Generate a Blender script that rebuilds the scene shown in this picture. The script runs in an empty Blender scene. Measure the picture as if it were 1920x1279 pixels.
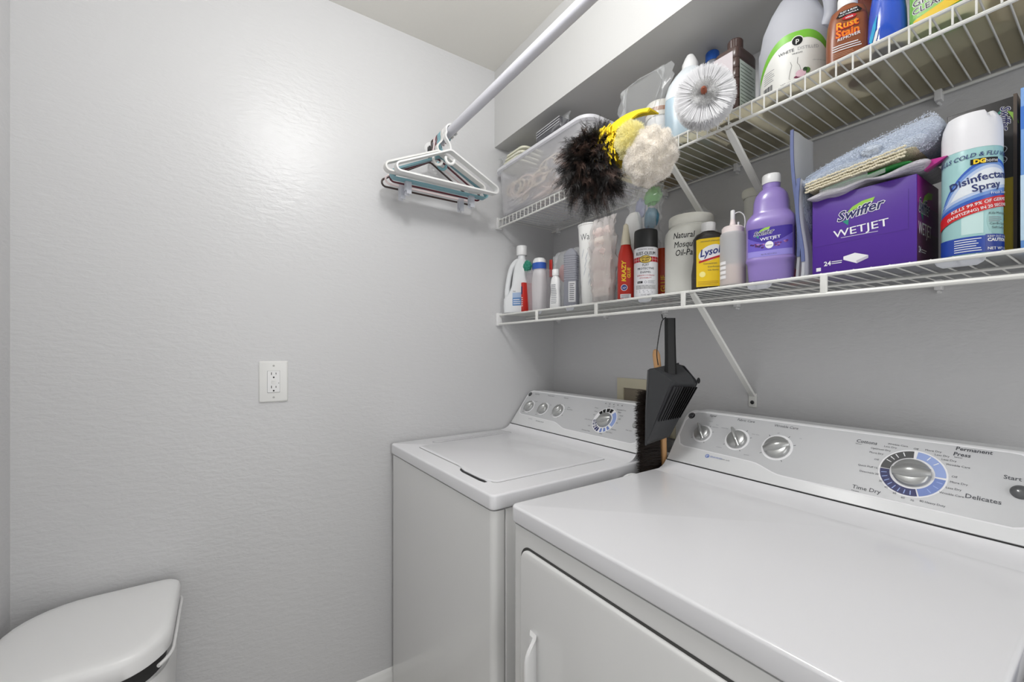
import bpy, math, random
from math import sin, cos, pi, sqrt, radians as R
from mathutils import Vector, Matrix, noise
random.seed(7)
sc = bpy.context.scene
COL = sc.collection

# ------------------------------------------------------------ camera, world, lights, exposure
cam_d = bpy.data.cameras.new('camera'); cam = bpy.data.objects.new('camera', cam_d); COL.objects.link(cam)
cam.location = (1.5, -1.245, 1.25); cam.rotation_euler = (R(90), 0, R(55.9))
cam_d.sensor_width = 36; cam_d.lens = 36*797/1920; cam_d.shift_y = 16/1920; cam_d.clip_start = .01
sc.camera = cam
w = bpy.data.worlds.new('world'); sc.world = w; w.use_nodes = True
w.node_tree.nodes['Background'].inputs[0].default_value = (1, 1, 1, 1)
w.node_tree.nodes['Background'].inputs[1].default_value = .6
def area(name, loc, rot, sx, sy, power, color=(1, 1, 1), shape='RECTANGLE'):
    d = bpy.data.lights.new(name, 'AREA'); d.shape = shape; d.size = sx; d.size_y = sy
    d.energy = power; d.color = color
    o = bpy.data.objects.new(name, d); COL.objects.link(o); o.location = loc; o.rotation_euler = rot
    return o
lp = bpy.data.lights.new('ceiling_lamp_light', 'POINT'); lp.energy = 16.6; lp.color = (1, .997, .992); lp.shadow_soft_size = .085
lo_ = bpy.data.objects.new('ceiling_lamp_light', lp); COL.objects.link(lo_); lo_.location = (.93, -.98, 2.225)
area('right_fill_light', (2.93, -.95, 1.2), (R(90), 0, R(90)), 1.1, 2.0, 13.5, (1, 1, 1))  # added fill from the right to brighten the left wall, no known source
sc.view_settings.view_transform = 'Standard'; sc.view_settings.look = 'None'
sc.view_settings.exposure = 0.04; sc.view_settings.gamma = 1; sc.view_settings.use_curve_mapping = False

# ------------------------------------------------------------ materials
def lin(c): return tuple((x/12.92 if x <= .04045 else ((x+.055)/1.055)**2.4) for x in c)
MATS = {}
def mat(name, rgb, rough=.5, metal=0, alpha=1, trans=0, bump=None, spec=.5, coat=0, sss=0, var=None, hexrgb=True):
    if name in MATS: return MATS[name]
    m = bpy.data.materials.new(name); m.use_nodes = True; nt = m.node_tree; b = nt.nodes['Principled BSDF']
    c = lin([v/255 for v in rgb])
    b.inputs['Base Color'].default_value = (*c, 1); b.inputs['Roughness'].default_value = rough
    b.inputs['Metallic'].default_value = metal; b.inputs['Alpha'].default_value = alpha
    b.inputs['Transmission Weight'].default_value = trans; b.inputs['Specular IOR Level'].default_value = spec
    b.inputs['Coat Weight'].default_value = coat
    tc = nt.nodes.new('ShaderNodeTexCoord')
    if var:   # (scale, amount): mottled colour
        n = nt.nodes.new('ShaderNodeTexNoise'); n.inputs['Scale'].default_value = var[0]; n.inputs['Detail'].default_value = 4
        nt.links.new(tc.outputs['Object'], n.inputs['Vector'])
        cr = nt.nodes.new('ShaderNodeMix'); cr.data_type = 'RGBA'
        k = var[1]
        cr.inputs['A'].default_value = tuple(max(0, x*(1-k)) for x in c)+(1,); cr.inputs['B'].default_value = tuple(min(1, x*(1+k)) for x in c)+(1,)
        nt.links.new(n.outputs['Fac'], cr.inputs['Factor']); nt.links.new(cr.outputs['Result'], b.inputs['Base Color'])
    if bump:  # list of (scale xyz, strength, distance)
        prev = None
        for (sx, sy, sz), st, di in bump:
            mp = nt.nodes.new('ShaderNodeMapping'); mp.inputs['Scale'].default_value = (sx, sy, sz)
            nt.links.new(tc.outputs['Object'], mp.inputs['Vector'])
            n = nt.nodes.new('ShaderNodeTexNoise'); n.inputs['Scale'].default_value = 1; n.inputs['Detail'].default_value = 3
            n.inputs['Roughness'].default_value = .55; n.inputs['Distortion'].default_value = .4
            nt.links.new(mp.outputs['Vector'], n.inputs['Vector'])
            bp = nt.nodes.new('ShaderNodeBump'); bp.inputs['Strength'].default_value = st; bp.inputs['Distance'].default_value = di
            nt.links.new(n.outputs['Fac'], bp.inputs['Height'])
            if prev: nt.links.new(prev.outputs['Normal'], bp.inputs['Normal'])
            prev = bp
        nt.links.new(prev.outputs['Normal'], b.inputs['Normal'])
    MATS[name] = m
    return m
def frosted(name, rgb, opac=.6, rough=.4, tl=.4):
    """milky plastic: diffuse + translucent over a clear share"""
    if name in MATS: return MATS[name]
    m = bpy.data.materials.new(name); m.use_nodes = True; nt = m.node_tree; nt.nodes.clear()
    c = (*lin([v/255 for v in rgb]), 1)
    o = nt.nodes.new('ShaderNodeOutputMaterial'); p = nt.nodes.new('ShaderNodeBsdfPrincipled'); t = nt.nodes.new('ShaderNodeBsdfTranslucent')
    x = nt.nodes.new('ShaderNodeBsdfTransparent'); m1 = nt.nodes.new('ShaderNodeMixShader'); m2 = nt.nodes.new('ShaderNodeMixShader')
    p.inputs['Base Color'].default_value = c; p.inputs['Roughness'].default_value = rough; t.inputs['Color'].default_value = c
    m1.inputs[0].default_value = tl; m2.inputs[0].default_value = opac
    nt.links.new(p.outputs[0], m1.inputs[1]); nt.links.new(t.outputs[0], m1.inputs[2])
    nt.links.new(x.outputs[0], m2.inputs[1]); nt.links.new(m1.outputs[0], m2.inputs[2]); nt.links.new(m2.outputs[0], o.inputs[0])
    MATS[name] = m
    return m
PAINT_BUMP = [((40, 30, 80), .42, .003), ((150, 110, 280), .25, .001)]
M_WALL = mat('wall_paint', (203, 203, 204), .36, bump=PAINT_BUMP)
M_SOFFIT = mat('soffit_paint', (202, 202, 201), .5, bump=[((90, 90, 90), .15, .001)])
M_CEIL = mat('ceiling_paint', (226, 224, 218), .7, bump=[((60, 60, 60), .2, .002)])
M_FLOOR = mat('floor_tile', (172, 168, 162), .35, var=(5, .12))
M_TRIM = mat('trim_white', (226, 226, 224), .35)
M_ENAMEL = mat('white_enamel', (234, 234, 237), .16, coat=.25)
M_ENAMEL2 = mat('white_enamel_side', (230, 230, 229), .2, coat=.2)
M_PLAS = mat('white_plastic', (228, 228, 228), .35)
M_WIRE = mat('white_vinyl_wire', (226, 226, 222), .35)
M_DARK = mat('dark_gap', (45, 45, 45), .7)
M_BLACK = mat('black_plastic', (15, 15, 16), .5, spec=.35)
M_CHAR = mat('charcoal_plastic', (54, 55, 57), .42, spec=.45)
M_CONS = mat('console_grey', (196, 197, 199), .38)
M_CONSL = mat('console_light', (226, 227, 228), .35)
M_SILV = mat('silver_knob', (176, 177, 176), .28, metal=.55)
M_INK = mat('grey_ink', (72, 74, 80), .6)
M_INKL = mat('light_grey_ink', (138, 140, 146), .6)
M_WHITE = mat('white_ink', (240, 240, 242), .5)
M_NAVY = mat('navy_ink', (38, 42, 96), .5)
M_BLUEL = mat('light_blue_ink', (150, 170, 222), .5)
M_BLUEM = mat('mid_blue_ink', (112, 134, 196), .5)
M_CLEAR = mat('clear_plastic_film', (235, 238, 240), .12, alpha=.13, spec=.9)
M_CLEAR2 = mat('clear_plastic_film_thick', (232, 234, 236), .16, alpha=.24, spec=.9)
M_FROST = frosted('frosted_plastic', (232, 234, 240), .62)
M_MILK = frosted('milky_plastic', (226, 228, 232), .88)

# ------------------------------------------------------------ geometry kit
def V(*a): return Vector(a)
class G:
    def __init__(s): s.v = []; s.f = []
    def add(s, vs, fs):
        o = len(s.v); s.v += [tuple(p) for p in vs]; s.f += [tuple(i+o for i in f) for f in fs]; return s
    def box(s, x0, x1, y0, y1, z0, z1):
        return s.add([(x0, y0, z0), (x1, y0, z0), (x1, y1, z0), (x0, y1, z0), (x0, y0, z1), (x1, y0, z1), (x1, y1, z1), (x0, y1, z1)],
                     [(0, 3, 2, 1), (4, 5, 6, 7), (0, 1, 5, 4), (1, 2, 6, 5), (2, 3, 7, 6), (3, 0, 4, 7)])
    def rings(s, rr, closed=True, cap=True, loop=False):
        n = len(rr[0]); vs = [p for r in rr for p in r]; fs = []
        m = len(rr)
        for i in range(m if loop else m-1):
            j = (i+1) % m
            for k in range(n if closed else n-1):
                l = (k+1) % n
                fs.append((i*n+k, i*n+l, j*n+l, j*n+k))
        if cap and closed and not loop:
            fs.append(tuple(range(n-1, -1, -1))); fs.append(tuple((m-1)*n+k for k in range(n)))
        return s.add(vs, fs)
    def rbox(s, x0, x1, y0, y1, z0, z1, r=.01, b=.003, seg=5, bs=3):
        def rr(z, i):
            r2 = max(r-i, .0004); pts = []
            for (cx, cy, a0) in ((x1-i-r2, y0+i+r2, -90), (x1-i-r2, y1-i-r2, 0), (x0+i+r2, y1-i-r2, 90), (x0+i+r2, y0+i+r2, 180)):
                for k in range(seg+1):
                    a = R(a0+90*k/seg); pts.append((cx+r2*cos(a), cy+r2*sin(a), z))
            return pts
        L = [rr(z0+b*(1-sin(R(90*k/bs))), b*(1-cos(R(90*k/bs)))) for k in range(bs+1)][::1]
        L = [rr(z0+b-b*cos(R(90*k/bs)), b-b*sin(R(90*k/bs))) for k in range(bs+1)]
        U = [rr(z1-b+b*sin(R(90*k/bs)), b-b*cos(R(90*k/bs))) for k in range(bs+1)]
        return s.rings(L+U)
    def loft(s, secs, n=40, cap=True):
        rr = []
        for q in secs:
            z, hx, hy, e = q[:4]; ox = q[4] if len(q) > 4 else 0; oy = q[5] if len(q) > 5 else 0
            ring = []
            for k in range(n):
                t = 2*pi*(k+.5)/n; c, d = cos(t), sin(t)
                ring.append((ox+hx*math.copysign(abs(c)**(2/e), c), oy+hy*math.copysign(abs(d)**(2/e), d), z))
            rr.append(ring)
        return s.rings(rr, cap=cap)
    def lathe(s, prof, n=32, cx=0, cy=0, cap=True):
        return s.rings([[(cx+r*cos(2*pi*k/n), cy+r*sin(2*pi*k/n), z) for k in range(n)] for r, z in prof], cap=cap)
    def tube(s, pts, r, n=8, closed=False, flat=1):
        pts = [Vector(p) for p in pts]; m = len(pts); rr = []; up = None
        for i, p in enumerate(pts):
            if closed: t = pts[(i+1) % m]-pts[i-1]
            else: t = pts[min(i+1, m-1)]-pts[max(i-1, 0)]
            t.normalize()
            if up is None:
                up = Vector((0, 0, 1)) if abs(t.z) < .9 else Vector((1, 0, 0))
            up = (up-t*up.dot(t))
            if up.length < 1e-5: up = t.orthogonal()
            up.normalize(); sd = t.cross(up)
            q = r(i/(m-1)) if callable(r) else r
            rr.append([p+(up*cos(2*pi*k/n)*flat+sd*sin(2*pi*k/n))*q for k in range(n)])
        return s.rings(rr, loop=closed)
    def strip(s, pts, w0, w1, sd):
        m = len(pts); vs = []
        for i, p in enumerate(pts):
            w = (w0+(w1-w0)*i/(m-1))/2; vs += [p-sd*w, p+sd*w]
        return s.add(vs, [(2*i, 2*i+1, 2*i+3, 2*i+2) for i in range(m-1)])
    def ball(s, c, rx, ry, rz, nu=20, nv=12, amp=0, fr=20, seed=0):
        c = Vector(c); rr = []
        for j in range(nv+1):
            a = pi*j/nv; a = min(max(a, .02), pi-.02); ring = []
            for k in range(nu):
                t = 2*pi*k/nu; d = Vector((sin(a)*cos(t), sin(a)*sin(t), -cos(a)))
                q = 1+(amp*noise.noise(d*fr+Vector((seed, seed*2, 0))) if amp else 0)
                ring.append(c+Vector((d.x*rx, d.y*ry, d.z*rz))*q)
            rr.append(ring)
        return s.rings(rr)
    def prism(s, poly, fm, h0, h1):
        n = len(poly)
        return s.add([fm(a, b, h0) for a, b in poly]+[fm(a, b, h1) for a, b in poly],
                     [tuple(range(n-1, -1, -1)), tuple(range(n, 2*n))]+[(k, (k+1) % n, n+(k+1) % n, n+k) for k in range(n)])
    def xf(s, M, start=0):
        for i in range(start, len(s.v)): s.v[i] = tuple(M @ Vector(s.v[i]))
        return s
    def build(s, name, m, parent=None, smooth=38, label=None, stuff=False):
        me = bpy.data.meshes.new(name); me.from_pydata(s.v, [], s.f); me.materials.append(m)
        if smooth:
            me.polygons.foreach_set('use_smooth', [True]*len(me.polygons)); me.set_sharp_from_angle(angle=R(smooth))
        me.update()
        o = bpy.data.objects.new(name, me); COL.objects.link(o)
        if parent: o.parent = parent
        if label: o['label'] = label
        if stuff: o['kind'] = 'stuff'
        return o
def tag(o, label, cat, group=None):
    o['label'] = label; o['category'] = cat
    if group: o['group'] = group
    return o
def thing(name, label, cat, loc=(0, 0, 0), rz=0, group=None, rot=None):
    o = bpy.data.objects.new(name, None); COL.objects.link(o); o.location = loc
    o.rotation_euler = rot if rot else (0, 0, R(rz)); o.empty_display_size = .02
    return tag(o, label, cat, group)
def struct(o): o['kind'] = 'structure'; return o
def rrect(x0, x1, y0, y1, r, seg=6):
    if not hasattr(r, '__len__'): r = (r,)*4
    pts = []
    for (cx, cy, a0, q) in ((x1-r[0], y0+r[0], -90, r[0]), (x1-r[1], y1-r[1], 0, r[1]), (x0+r[2], y1-r[2], 90, r[2]), (x0+r[3], y0+r[3], 180, r[3])):
        for k in range(seg+1):
            a = R(a0+90*k/seg); pts.append((cx+q*cos(a), cy+q*sin(a)))
    return pts
class Prints:
    """flat print on a surface: the map m(x, z, lift) puts it there; one mesh per ink"""
    def __init__(s, m, parent, name='printed_label'): s.m = m; s.p = parent; s.g = {}; s.name = name; s.lay = 0
    def _g(s, ink, name):
        return s.g.setdefault((ink.name, name or s.name), (G(), ink, name or s.name))[0]
    def band(s, ink, x0, x1, lo, hi, lift=1, nx=14, nz=1, name=None):
        g = s._g(ink, name); lo_ = lo if callable(lo) else (lambda t: lo); hi_ = hi if callable(hi) else (lambda t: hi)
        rr = []
        for i in range(nx+1):
            x = x0+(x1-x0)*i/nx; a, b = lo_(x), hi_(x)
            rr.append([s.m(x, a+(b-a)*j/nz, lift*.0002) for j in range(nz+1)])
        o = len(g.v); g.rings(rr, closed=False, cap=False); return s
    def oval(s, ink, cx, cz, rx, rz, lift=1, rot=0, n=20, name=None):
        f = lambda sg: (lambda x: cz+math.tan(rot)*(x-cx)+sg*rz*sqrt(max(0, 1-((x-cx)/rx)**2)))
        xs = [cx-rx*cos(pi*i/n) for i in range(n+1)]
        g = s._g(ink, name)
        g.rings([[s.m(x, f(-1)(x), lift*.0002), s.m(x, f(1)(x), lift*.0002)] for x in xs], closed=False, cap=False); return s
    def ring(s, ink, cx, cz, r0, r1, a0=0, a1=360, lift=1, n=32, name=None):
        g = s._g(ink, name); rr = []
        for i in range(n+1):
            a = R(a0+(a1-a0)*i/n); rr.append([s.m(cx+r*cos(a), cz+r*sin(a), lift*.0002) for r in (r0, r1)])
        g.rings(rr, closed=False, cap=False); return s
    def poly(s, ink, pts, lift=1, name=None):
        g = s._g(ink, name); g.add([s.m(x, z, lift*.0002) for x, z in pts], [tuple(range(len(pts)))]); return s
    def text(s, ink, body, x, z, size, lift=2, align='LEFT', rot=0, shear=0, bold=0, sx=1, name='lettering', curve=0):
        if bold > 0 and ('M' in body or 'W' in body):
            for q in (-.6, 0, .6): s.text(ink, body, x+q*bold*cos(R(rot)), z+q*bold*sin(R(rot)), size, lift+.02*q, align, rot, shear, 0, sx, name, curve)
            return s
        c = bpy.data.curves.new('t', 'FONT'); c.body = body; c.size = size; c.shear = shear; c.offset = bold
        c.align_x = align; c.resolution_u = 2
        o = bpy.data.objects.new('t', c); me = o.to_mesh(); ca, sa = cos(R(rot)), sin(R(rot))
        vs = []
        for q in me.vertices:
            a, b = q.co.x*sx, q.co.y
            if curve: b += curve*a*a
            vs.append(s.m(x+a*ca-b*sa, z+a*sa+b*ca, lift*.0002))
        s._g(ink, name).add(vs, [tuple(p.vertices) for p in me.polygons])
        o.to_mesh_clear(); bpy.data.objects.remove(o); bpy.data.curves.remove(c); return s
    def lines(s, ink, x0, x1, z0, z1, n, lift=2, th=.35, jag=.25, name='fine_print'):
        dz = (z1-z0)/n
        for i in range(n):
            a = z0+dz*(i+.3); e = x1-(x1-x0)*random.random()*jag
            s.band(ink, x0, e, a, a+dz*th, lift, nx=4, name=name)
        return s
    def done(s):
        for g, ink, nm in s.g.values(): g.build(nm, ink, s.p, smooth=40, stuff=nm in ('lettering', 'fine_print', 'tick_marks', 'flowers', 'dial_marks', 'decal_print', 'knob_ring', 'barcode', 'handwriting', 'marbling', 'stripe', 'cycle_lights', 'dial_scale', 'bottle_sketch', 'swoosh', 'emblem', 'onion_picture', 'crease', 'pad_picture') or ink in (M_INKL, M_INK))
def flat(y0=0): return lambda x, z, e: Vector((x, y0-e, z))
def flatx(x0): return lambda t, z, e: Vector((x0+e, t, z))
def cyl(r, phi=0): return lambda x, z, e: Vector(((r+e)*sin(x/r+R(phi)), -(r+e)*cos(x/r+R(phi)), z))
def sup(hx, hy, p): return lambda x, z, e: Vector((x, -(hy*(max(0, 1-abs(x/hx)**p))**(1/p)+e), z))
def bez(ps, n=12):
    """Catmull-Rom through the points"""
    P = [Vector(p) for p in ps]; P = [P[0]*2-P[1]]+P+[P[-1]*2-P[-2]]; out = []
    for i in range(1, len(P)-2):
        for k in range(n):
            t = k/n; a, b, c, d = P[i-1:i+3]
            out.append(.5*((2*b)+(c-a)*t+(2*a-5*b+4*c-d)*t*t+(3*b-a-3*c+d)*t**3))
    out.append(P[-2]); return out
def rnd(a, b): return random.uniform(a, b)
def rdir():
    z = rnd(-1, 1); t = rnd(0, 2*pi); q = sqrt(1-z*z); return Vector((q*cos(t), q*sin(t), z))

# ------------------------------------------------------------ the room
XR, YF, ZC = 2.75, -1.665, 2.402
SY, SZ = -.317, 2.087      # soffit face and underside
struct(G().box(-.12, XR+.12, -3.6, .12, -.1, 0).build('floor', M_FLOOR, smooth=0))
struct(G().box(-.12, XR+.12, YF-.12, .12, ZC, ZC+.1).build('ceiling', M_CEIL, smooth=0))
struct(G().box(-.12, 0, YF-.12, .12, 0, ZC).build('wall_left', M_WALL, smooth=0))
struct(G().box(0, XR, 0, .12, 0, ZC).build('wall_back', M_WALL, smooth=0))
struct(G().box(XR, XR+.12, YF-.12, -1.5, 0, ZC).box(XR, XR+.12, -.4, .12, 0, ZC).box(XR, XR+.12, -1.5, -.4, 2.1, ZC).build('wall_right', M_WALL, smooth=0))  # opening added here so the fill light can enter from the right
struct(G().box(0, .92, YF-.12, YF, 0, ZC).box(2.32, XR, YF-.12, YF, 0, ZC).box(.92, 2.32, YF-.12, YF, 2.1, ZC).build('wall_front', M_WALL, smooth=0))
struct(G().box(0, XR, SY, 0, SZ, ZC).build('trim_1', M_SOFFIT, smooth=0, label='boxed soffit above the upper wire shelf'))
def baseboard(name, fm, L):
    prof = [(0, 0), (.014, 0), (.014, .085), (.0125, .094), (.009, .1), (.008, .108), (.004, .114), (0, .116)]
    g = G(); g.rings([[fm(0, d, z) for d, z in prof], [fm(L, d, z) for d, z in prof]]); return struct(g.build(name, M_TRIM, smooth=30))
baseboard('baseboard_left', lambda l, d, z: (d, -l, z), 1.665)
baseboard('baseboard_back', lambda l, d, z: (l, -d, z), XR)
g = G().box(.86, .92, YF, YF+.014, 0, 2.16).box(2.32, 2.38, YF, YF+.014, 0, 2.16).box(.86, 2.38, YF, YF+.014, 2.1, 2.16)
struct(g.build('trim_2', M_TRIM, smooth=0, label='white casing around the doorway'))

# ceiling lamp: shallow glass dome on a metal ring (out of frame above)
t = thing('ceiling_lamp', 'round flush ceiling lamp with frosted dome in mid ceiling', 'lamp', (.93, -.98, ZC))
G().lathe([(.15, 0), (.155, -.008), (.155, -.022), (.145, -.028)], 40).build('ring', M_SILV, t)
em = bpy.data.materials.new('lamp_glow'); em.use_nodes = True
b_ = em.node_tree.nodes['Principled BSDF']; b_.inputs['Emission Color'].default_value = (1, .98, .95, 1); b_.inputs['Emission Strength'].default_value = 3
G().lathe([(.142, -.026), (.13, -.04), (.1, -.052), (.05, -.058), (.004, -.06)], 40).build('dome', em, t)

# ------------------------------------------------------------ wire shelves
def shelf(name, label, z, zl, lip):
    t = thing(name, label, 'shelf', (0, 0, z), group='white wire shelves'); L = 1.9
    dz = zl-z
    tb = lambda nm, pts, r, lab=None: G().tube(pts, r, 8).build(nm, M_WIRE, t, label=lab)
    tb('front_rail', [(.012, -.3, 0), (L, -.3, 0)], .0034); tb('lower_rail', [(.012, -.302, dz), (L, -.302, dz)], .0034 if lip else .0042)
    tb('back_rail', [(.005, -.012, -.0045), (L, -.012, -.0045)], .0034)
    if not lip: tb('middle_rail', [(.005, -.16, -.0045), (L, -.16, -.0045)], .003)
    if lip:
        wm = G().tube([(0, -.008, 0), (0, -.296, 0), (0, -.3015, -.001), (0, -.3045, -.005), (0, -.3045, dz)], .0015, 6)
    else:
        wm = G().tube([(0, -.008, .0005), (0, -.302, .0005)], .0015, 6)
    first = wm.build('deck_wire', M_WIRE, t); n = int((L-.02)/.0254); first.location = (.0155, 0, .002)
    for i in range(1, n):
        c = first.copy(); COL.objects.link(c); c.parent = t; c.location = (.0155+i*.0254, 0, .002)
    if not lip:
        p0 = G().rbox(-.006, .006, -.0035, .0035, dz, 0, .0025, .001).build('rail_post', M_WIRE, t); p0.location = (.268, -.302, 0)
        for i in range(1, 6):
            c = p0.copy(); COL.objects.link(c); c.parent = t; c.location = (.268+i*.2985, -.302, 0)
    eb = G().rbox(0, .014, -.3135, -.287, dz-.006, .009, .003, .002)
    eb.build('end_bracket', M_PLAS, t)
    c0 = G().rbox(-.006, .006, -.02, 0, -.018, .004, .002, .0015).tube([(0, -.012, -.022), (0, -.0, -.022)], .003, 8).build('wall_clip', M_PLAS, t); c0.location = (.045, 0, 0)
    for x in (.33, .6, .843, 1.265, 1.6):
        c = c0.copy(); COL.objects.link(c); c.parent = t; c.location = (x, 0, 0)
    return t
ZU, ZL = 1.786, 1.392
shelf('wire_shelf', 'upper white wire shelf with turned-down front lip below the soffit', ZU, 1.754, True)
shelf('wire_shelf', 'lower white wire shelf with open double front rail above the washer', ZL, 1.355, False)
def brace(x, z0, z1, lab, w=.009):
    t = thing('shelf_brace', lab, 'bracket', (x, 0, z1), group=None)
    d = V(0, -.29, z0-z1-.014); n_ = V(0, -d.z, d.y).normalized()
    a = V(0, -.002, .012); b = a+d; g = G(); rr = []
    for p, ww in ((a, w), (a+d*.06, w), (b-d*.05, w), (b, w*.8)):
        rr.append([p+V(-ww, 0, 0)-n_*.001, p+V(ww, 0, 0)-n_*.001, p+V(ww, 0, 0)+n_*.001, p+V(ww-.002, 0, 0)+n_*.004, p+V(-ww+.002, 0, 0)+n_*.004, p+V(-ww, 0, 0)+n_*.001])
    g.rings(rr).build('strut', M_WIRE, t, smooth=20)
    G().rbox(-.011, .011, -.003, 0, -.022, .018, .002, .001).build('foot_plate', M_WIRE, t)
    G().ball((0, -.004, -.008), .0055, .003, .0055, 14, 8).build('screw', mat('dark_screw', (60, 60, 62), .35, metal=.8), t)
    hk = G().tube([b+V(0, .002, 0), b+V(0, -.006, .004), b+V(0, -.012, .002)], .0022, 6); hk.build('hook', M_WIRE, t)
brace(.883, 1.392, 1.108, 'diagonal white shelf brace under the lower shelf, above the dryer panel')
brace(.973, 1.756, 1.52, 'diagonal brace under the upper shelf behind the purple bottle')
brace(.808, 1.756, 1.52, 'diagonal brace under the upper shelf behind the handwritten jar')

def liner(label, x0, x1, z, m):
    t = thing('shelf_liner', label, 'shelf liner', (0, 0, z), group='plastic shelf liners')
    g = G(); n = 60; rr = []
    for i in range(n+1):
        x = x0+(x1-x0)*i/n; q = .0008*sin(x*23)+.0006*sin(x*51)
        rr.append([(x, -.292, .0008), (x, -.2, .0009+abs(q)*.4), (x, -.1, .0009), (x, -.014, .0009), (x, -.014, .0002), (x, -.1, .0002), (x, -.2, .0002), (x, -.292, .0002)])
    g.rings(rr).build('sheet', m, t, smooth=60)
liner('milky beige plastic liner covering the upper wire shelf under the bottles', .575, 1.88, ZU+.0036, frosted('liner_beige', (232, 227, 208), .8, .5, .72))
liner('milky grey plastic liner covering the lower wire shelf under the bottles', .02, 1.88, ZL+.0036, frosted('liner_grey', (196, 198, 200), .72, .5, .5))

# ------------------------------------------------------------ closet rod and hangers
RY, RZ = -.598, 2.003
t = thing('closet_rod', 'white metal clothes rod fixed to the left wall', 'rod', (0, RY, RZ))
G().tube([(.004, 0, 0), (1.9, 0, 0)], .0155, 24).build('tube', mat('rod_enamel', (206, 206, 214), .28, coat=.3), t)
sk = G().tube([(0, 0, 0), (.004, 0, 0)], .028, 24); sk.tube([(.004, 0, 0), (.018, 0, 0)], .0185, 24)
sk.build('wall_socket', M_PLAS, t)
G().box(.012, .03, -.02, -.0155, -.02, .0).ball((.02, -.02, -.012), .004, .003, .004, 10, 6).build('socket_screw', M_CHAR, t)
def tri(hw, h, r, y=0, zt=0):
    """rounded hanger outline in (y,z): apex (y, zt), bottom bar at zt-h"""
    A = (y, zt); Bq = (y+hw, zt-h); Cq = (y-hw, zt-h); pts = []
    def corner(P, Q, S, rad, n=7):
        P, Q, S = Vector((*P, 0)), Vector((*Q, 0)), Vector((*S, 0)); u = (P-Q).normalized(); v = (S-Q).normalized()
        half = math.acos(max(-1, min(1, u.dot(v))))/2; d = rad/math.tan(half); c = Q+(u+v).normalized()*(rad/sin(half))
        a = Q+u*d-c; b = Q+v*d-c; ang = a.angle(b); ax = a.cross(b).normalized()
        return [c+Matrix.Rotation(ang*k/n, 3, ax) @ a for k in range(n+1)]
    for P, Q, S, rd in ((Cq, A, Bq, .02), (A, Bq, Cq, r), (Bq, Cq, A, r)): pts += [(p.x, p.y) for p in corner(P, Q, S, rd)]
    return pts
def hanger(label, x, colr, hw, wide, dy=0, h=.118, tilt=0, clips=False, apexdrop=.068, rough=.4):
    m = mat('hanger_'+label.split()[0]+label.split()[1]+str(round(x*1000)), colr, rough)
    t = thing('clothes_hanger', label, 'hanger', (x, RY, RZ), group='clothes hangers on the rod end', rot=(0, 0, R(tilt)))
    zt = -apexdrop; loop = tri(hw, h, .014 if wide else .014, dy, zt)
    if wide:
        g = G(); n = len(loop); rr = []
        cx = sum(p[0] for p in loop)/n; cz = sum(p[1] for p in loop)/n
        for i, (y, z) in enumerate(loop):
            p0 = loop[i-1]; p1 = loop[(i+1) % n]; tv = Vector((p1[0]-p0[0], p1[1]-p0[1])).normalized(); nv = Vector((tv.y, -tv.x))
            q = .0028
            rr.append([(-.0125, y+nv.x*q, z+nv.y*q), (.0125, y+nv.x*q, z+nv.y*q), (.0125, y-nv.x*q, z-nv.y*q), (-.0125, y-nv.x*q, z-nv.y*q)])
        g.rings(rr, loop=True).build('frame', m, t, smooth=50)
        # strap hook curled under the apex
        G().tube([(0, dy-.016*cos(a), zt-.030-.016*sin(a)) for a in [R(k) for k in range(-20, 200, 16)]], .0052, 8, flat=1).build('strap_hook', m, t)
    else:
        G().tube([(0, y, z) for y, z in loop], .0034, 8, closed=True).build('frame', m, t)
    # hook over the rod
    hr = .0195 if not wide else .0205
    arc = [(0, hr*cos(R(a)), hr*sin(R(a))) for a in range(205, -21, -15)]
    neck = [tuple(p) for p in bez([(0, dy, zt-.002), (0, dy-.003, zt+.018), (0, -hr-.001, -.026), arc[0]], 5)][:-1]
    path = neck+arc
    if wide:
        rr = []
        for i, p in enumerate(path):
            a_, b_q = path[max(0, i-1)], path[min(len(path)-1, i+1)]; tv = Vector((b_q[1]-a_[1], b_q[2]-a_[2])).normalized(); nv = Vector((-tv.y, tv.x))*.0026
            w2 = .0085
            rr.append([(-w2, p[1]+nv.x, p[2]+nv.y), (w2, p[1]+nv.x, p[2]+nv.y), (w2, p[1]-nv.x, p[2]-nv.y), (-w2, p[1]-nv.x, p[2]-nv.y)])
        G().rings(rr).build('hook', m, t, smooth=50)
    else: G().tube(path, .0033, 8).build('hook', m, t)
    if clips:
        for cyy in (-hw*.55, hw*.52):
            cg = G().rbox(-.009, .009, dy+cyy-.011, dy+cyy+.011, zt-h-.034, zt-h+.006, .004, .002)
            cg.box(-.012, -.009, dy+cyy-.008, dy+cyy+.008, zt-h-.045, zt-h-.01).box(.009, .012, dy+cyy-.008, dy+cyy+.008, zt-h-.045, zt-h-.01)
            c = cg.build('clip', M_FROST, t, label='clear plastic clip')
            G().tube([(.0, dy+cyy-.004, zt-h-.034), (.0, dy+cyy+.001, zt-h-.044), (0, dy+cyy+.006, zt-h-.034)], .0014, 6).build('clip_spring', M_SILV, c)
    return t
hanger('wide-flanged white plastic hanger, the nearest of the bunch', .168, (230, 230, 229), .238, True, h=.113, dy=-.003)
hanger('white hanger directly behind the nearest wide-flanged one', .14, (222, 221, 218), .232, True, h=.108, dy=-.036)
hanger('teal plastic hanger with clear clips, third from the front', .113, (128, 172, 182), .226, True, h=.116, dy=-.008, clips=True)
hanger('thin maroon red hanger between the teal and the pale ones', .09, (92, 26, 40), .212, False, h=.12, dy=-.014)
hanger('pale pinkish white thin hanger second from the wall', .07, (222, 206, 206), .212, False, h=.122, dy=-.022, clips=True)
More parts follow.
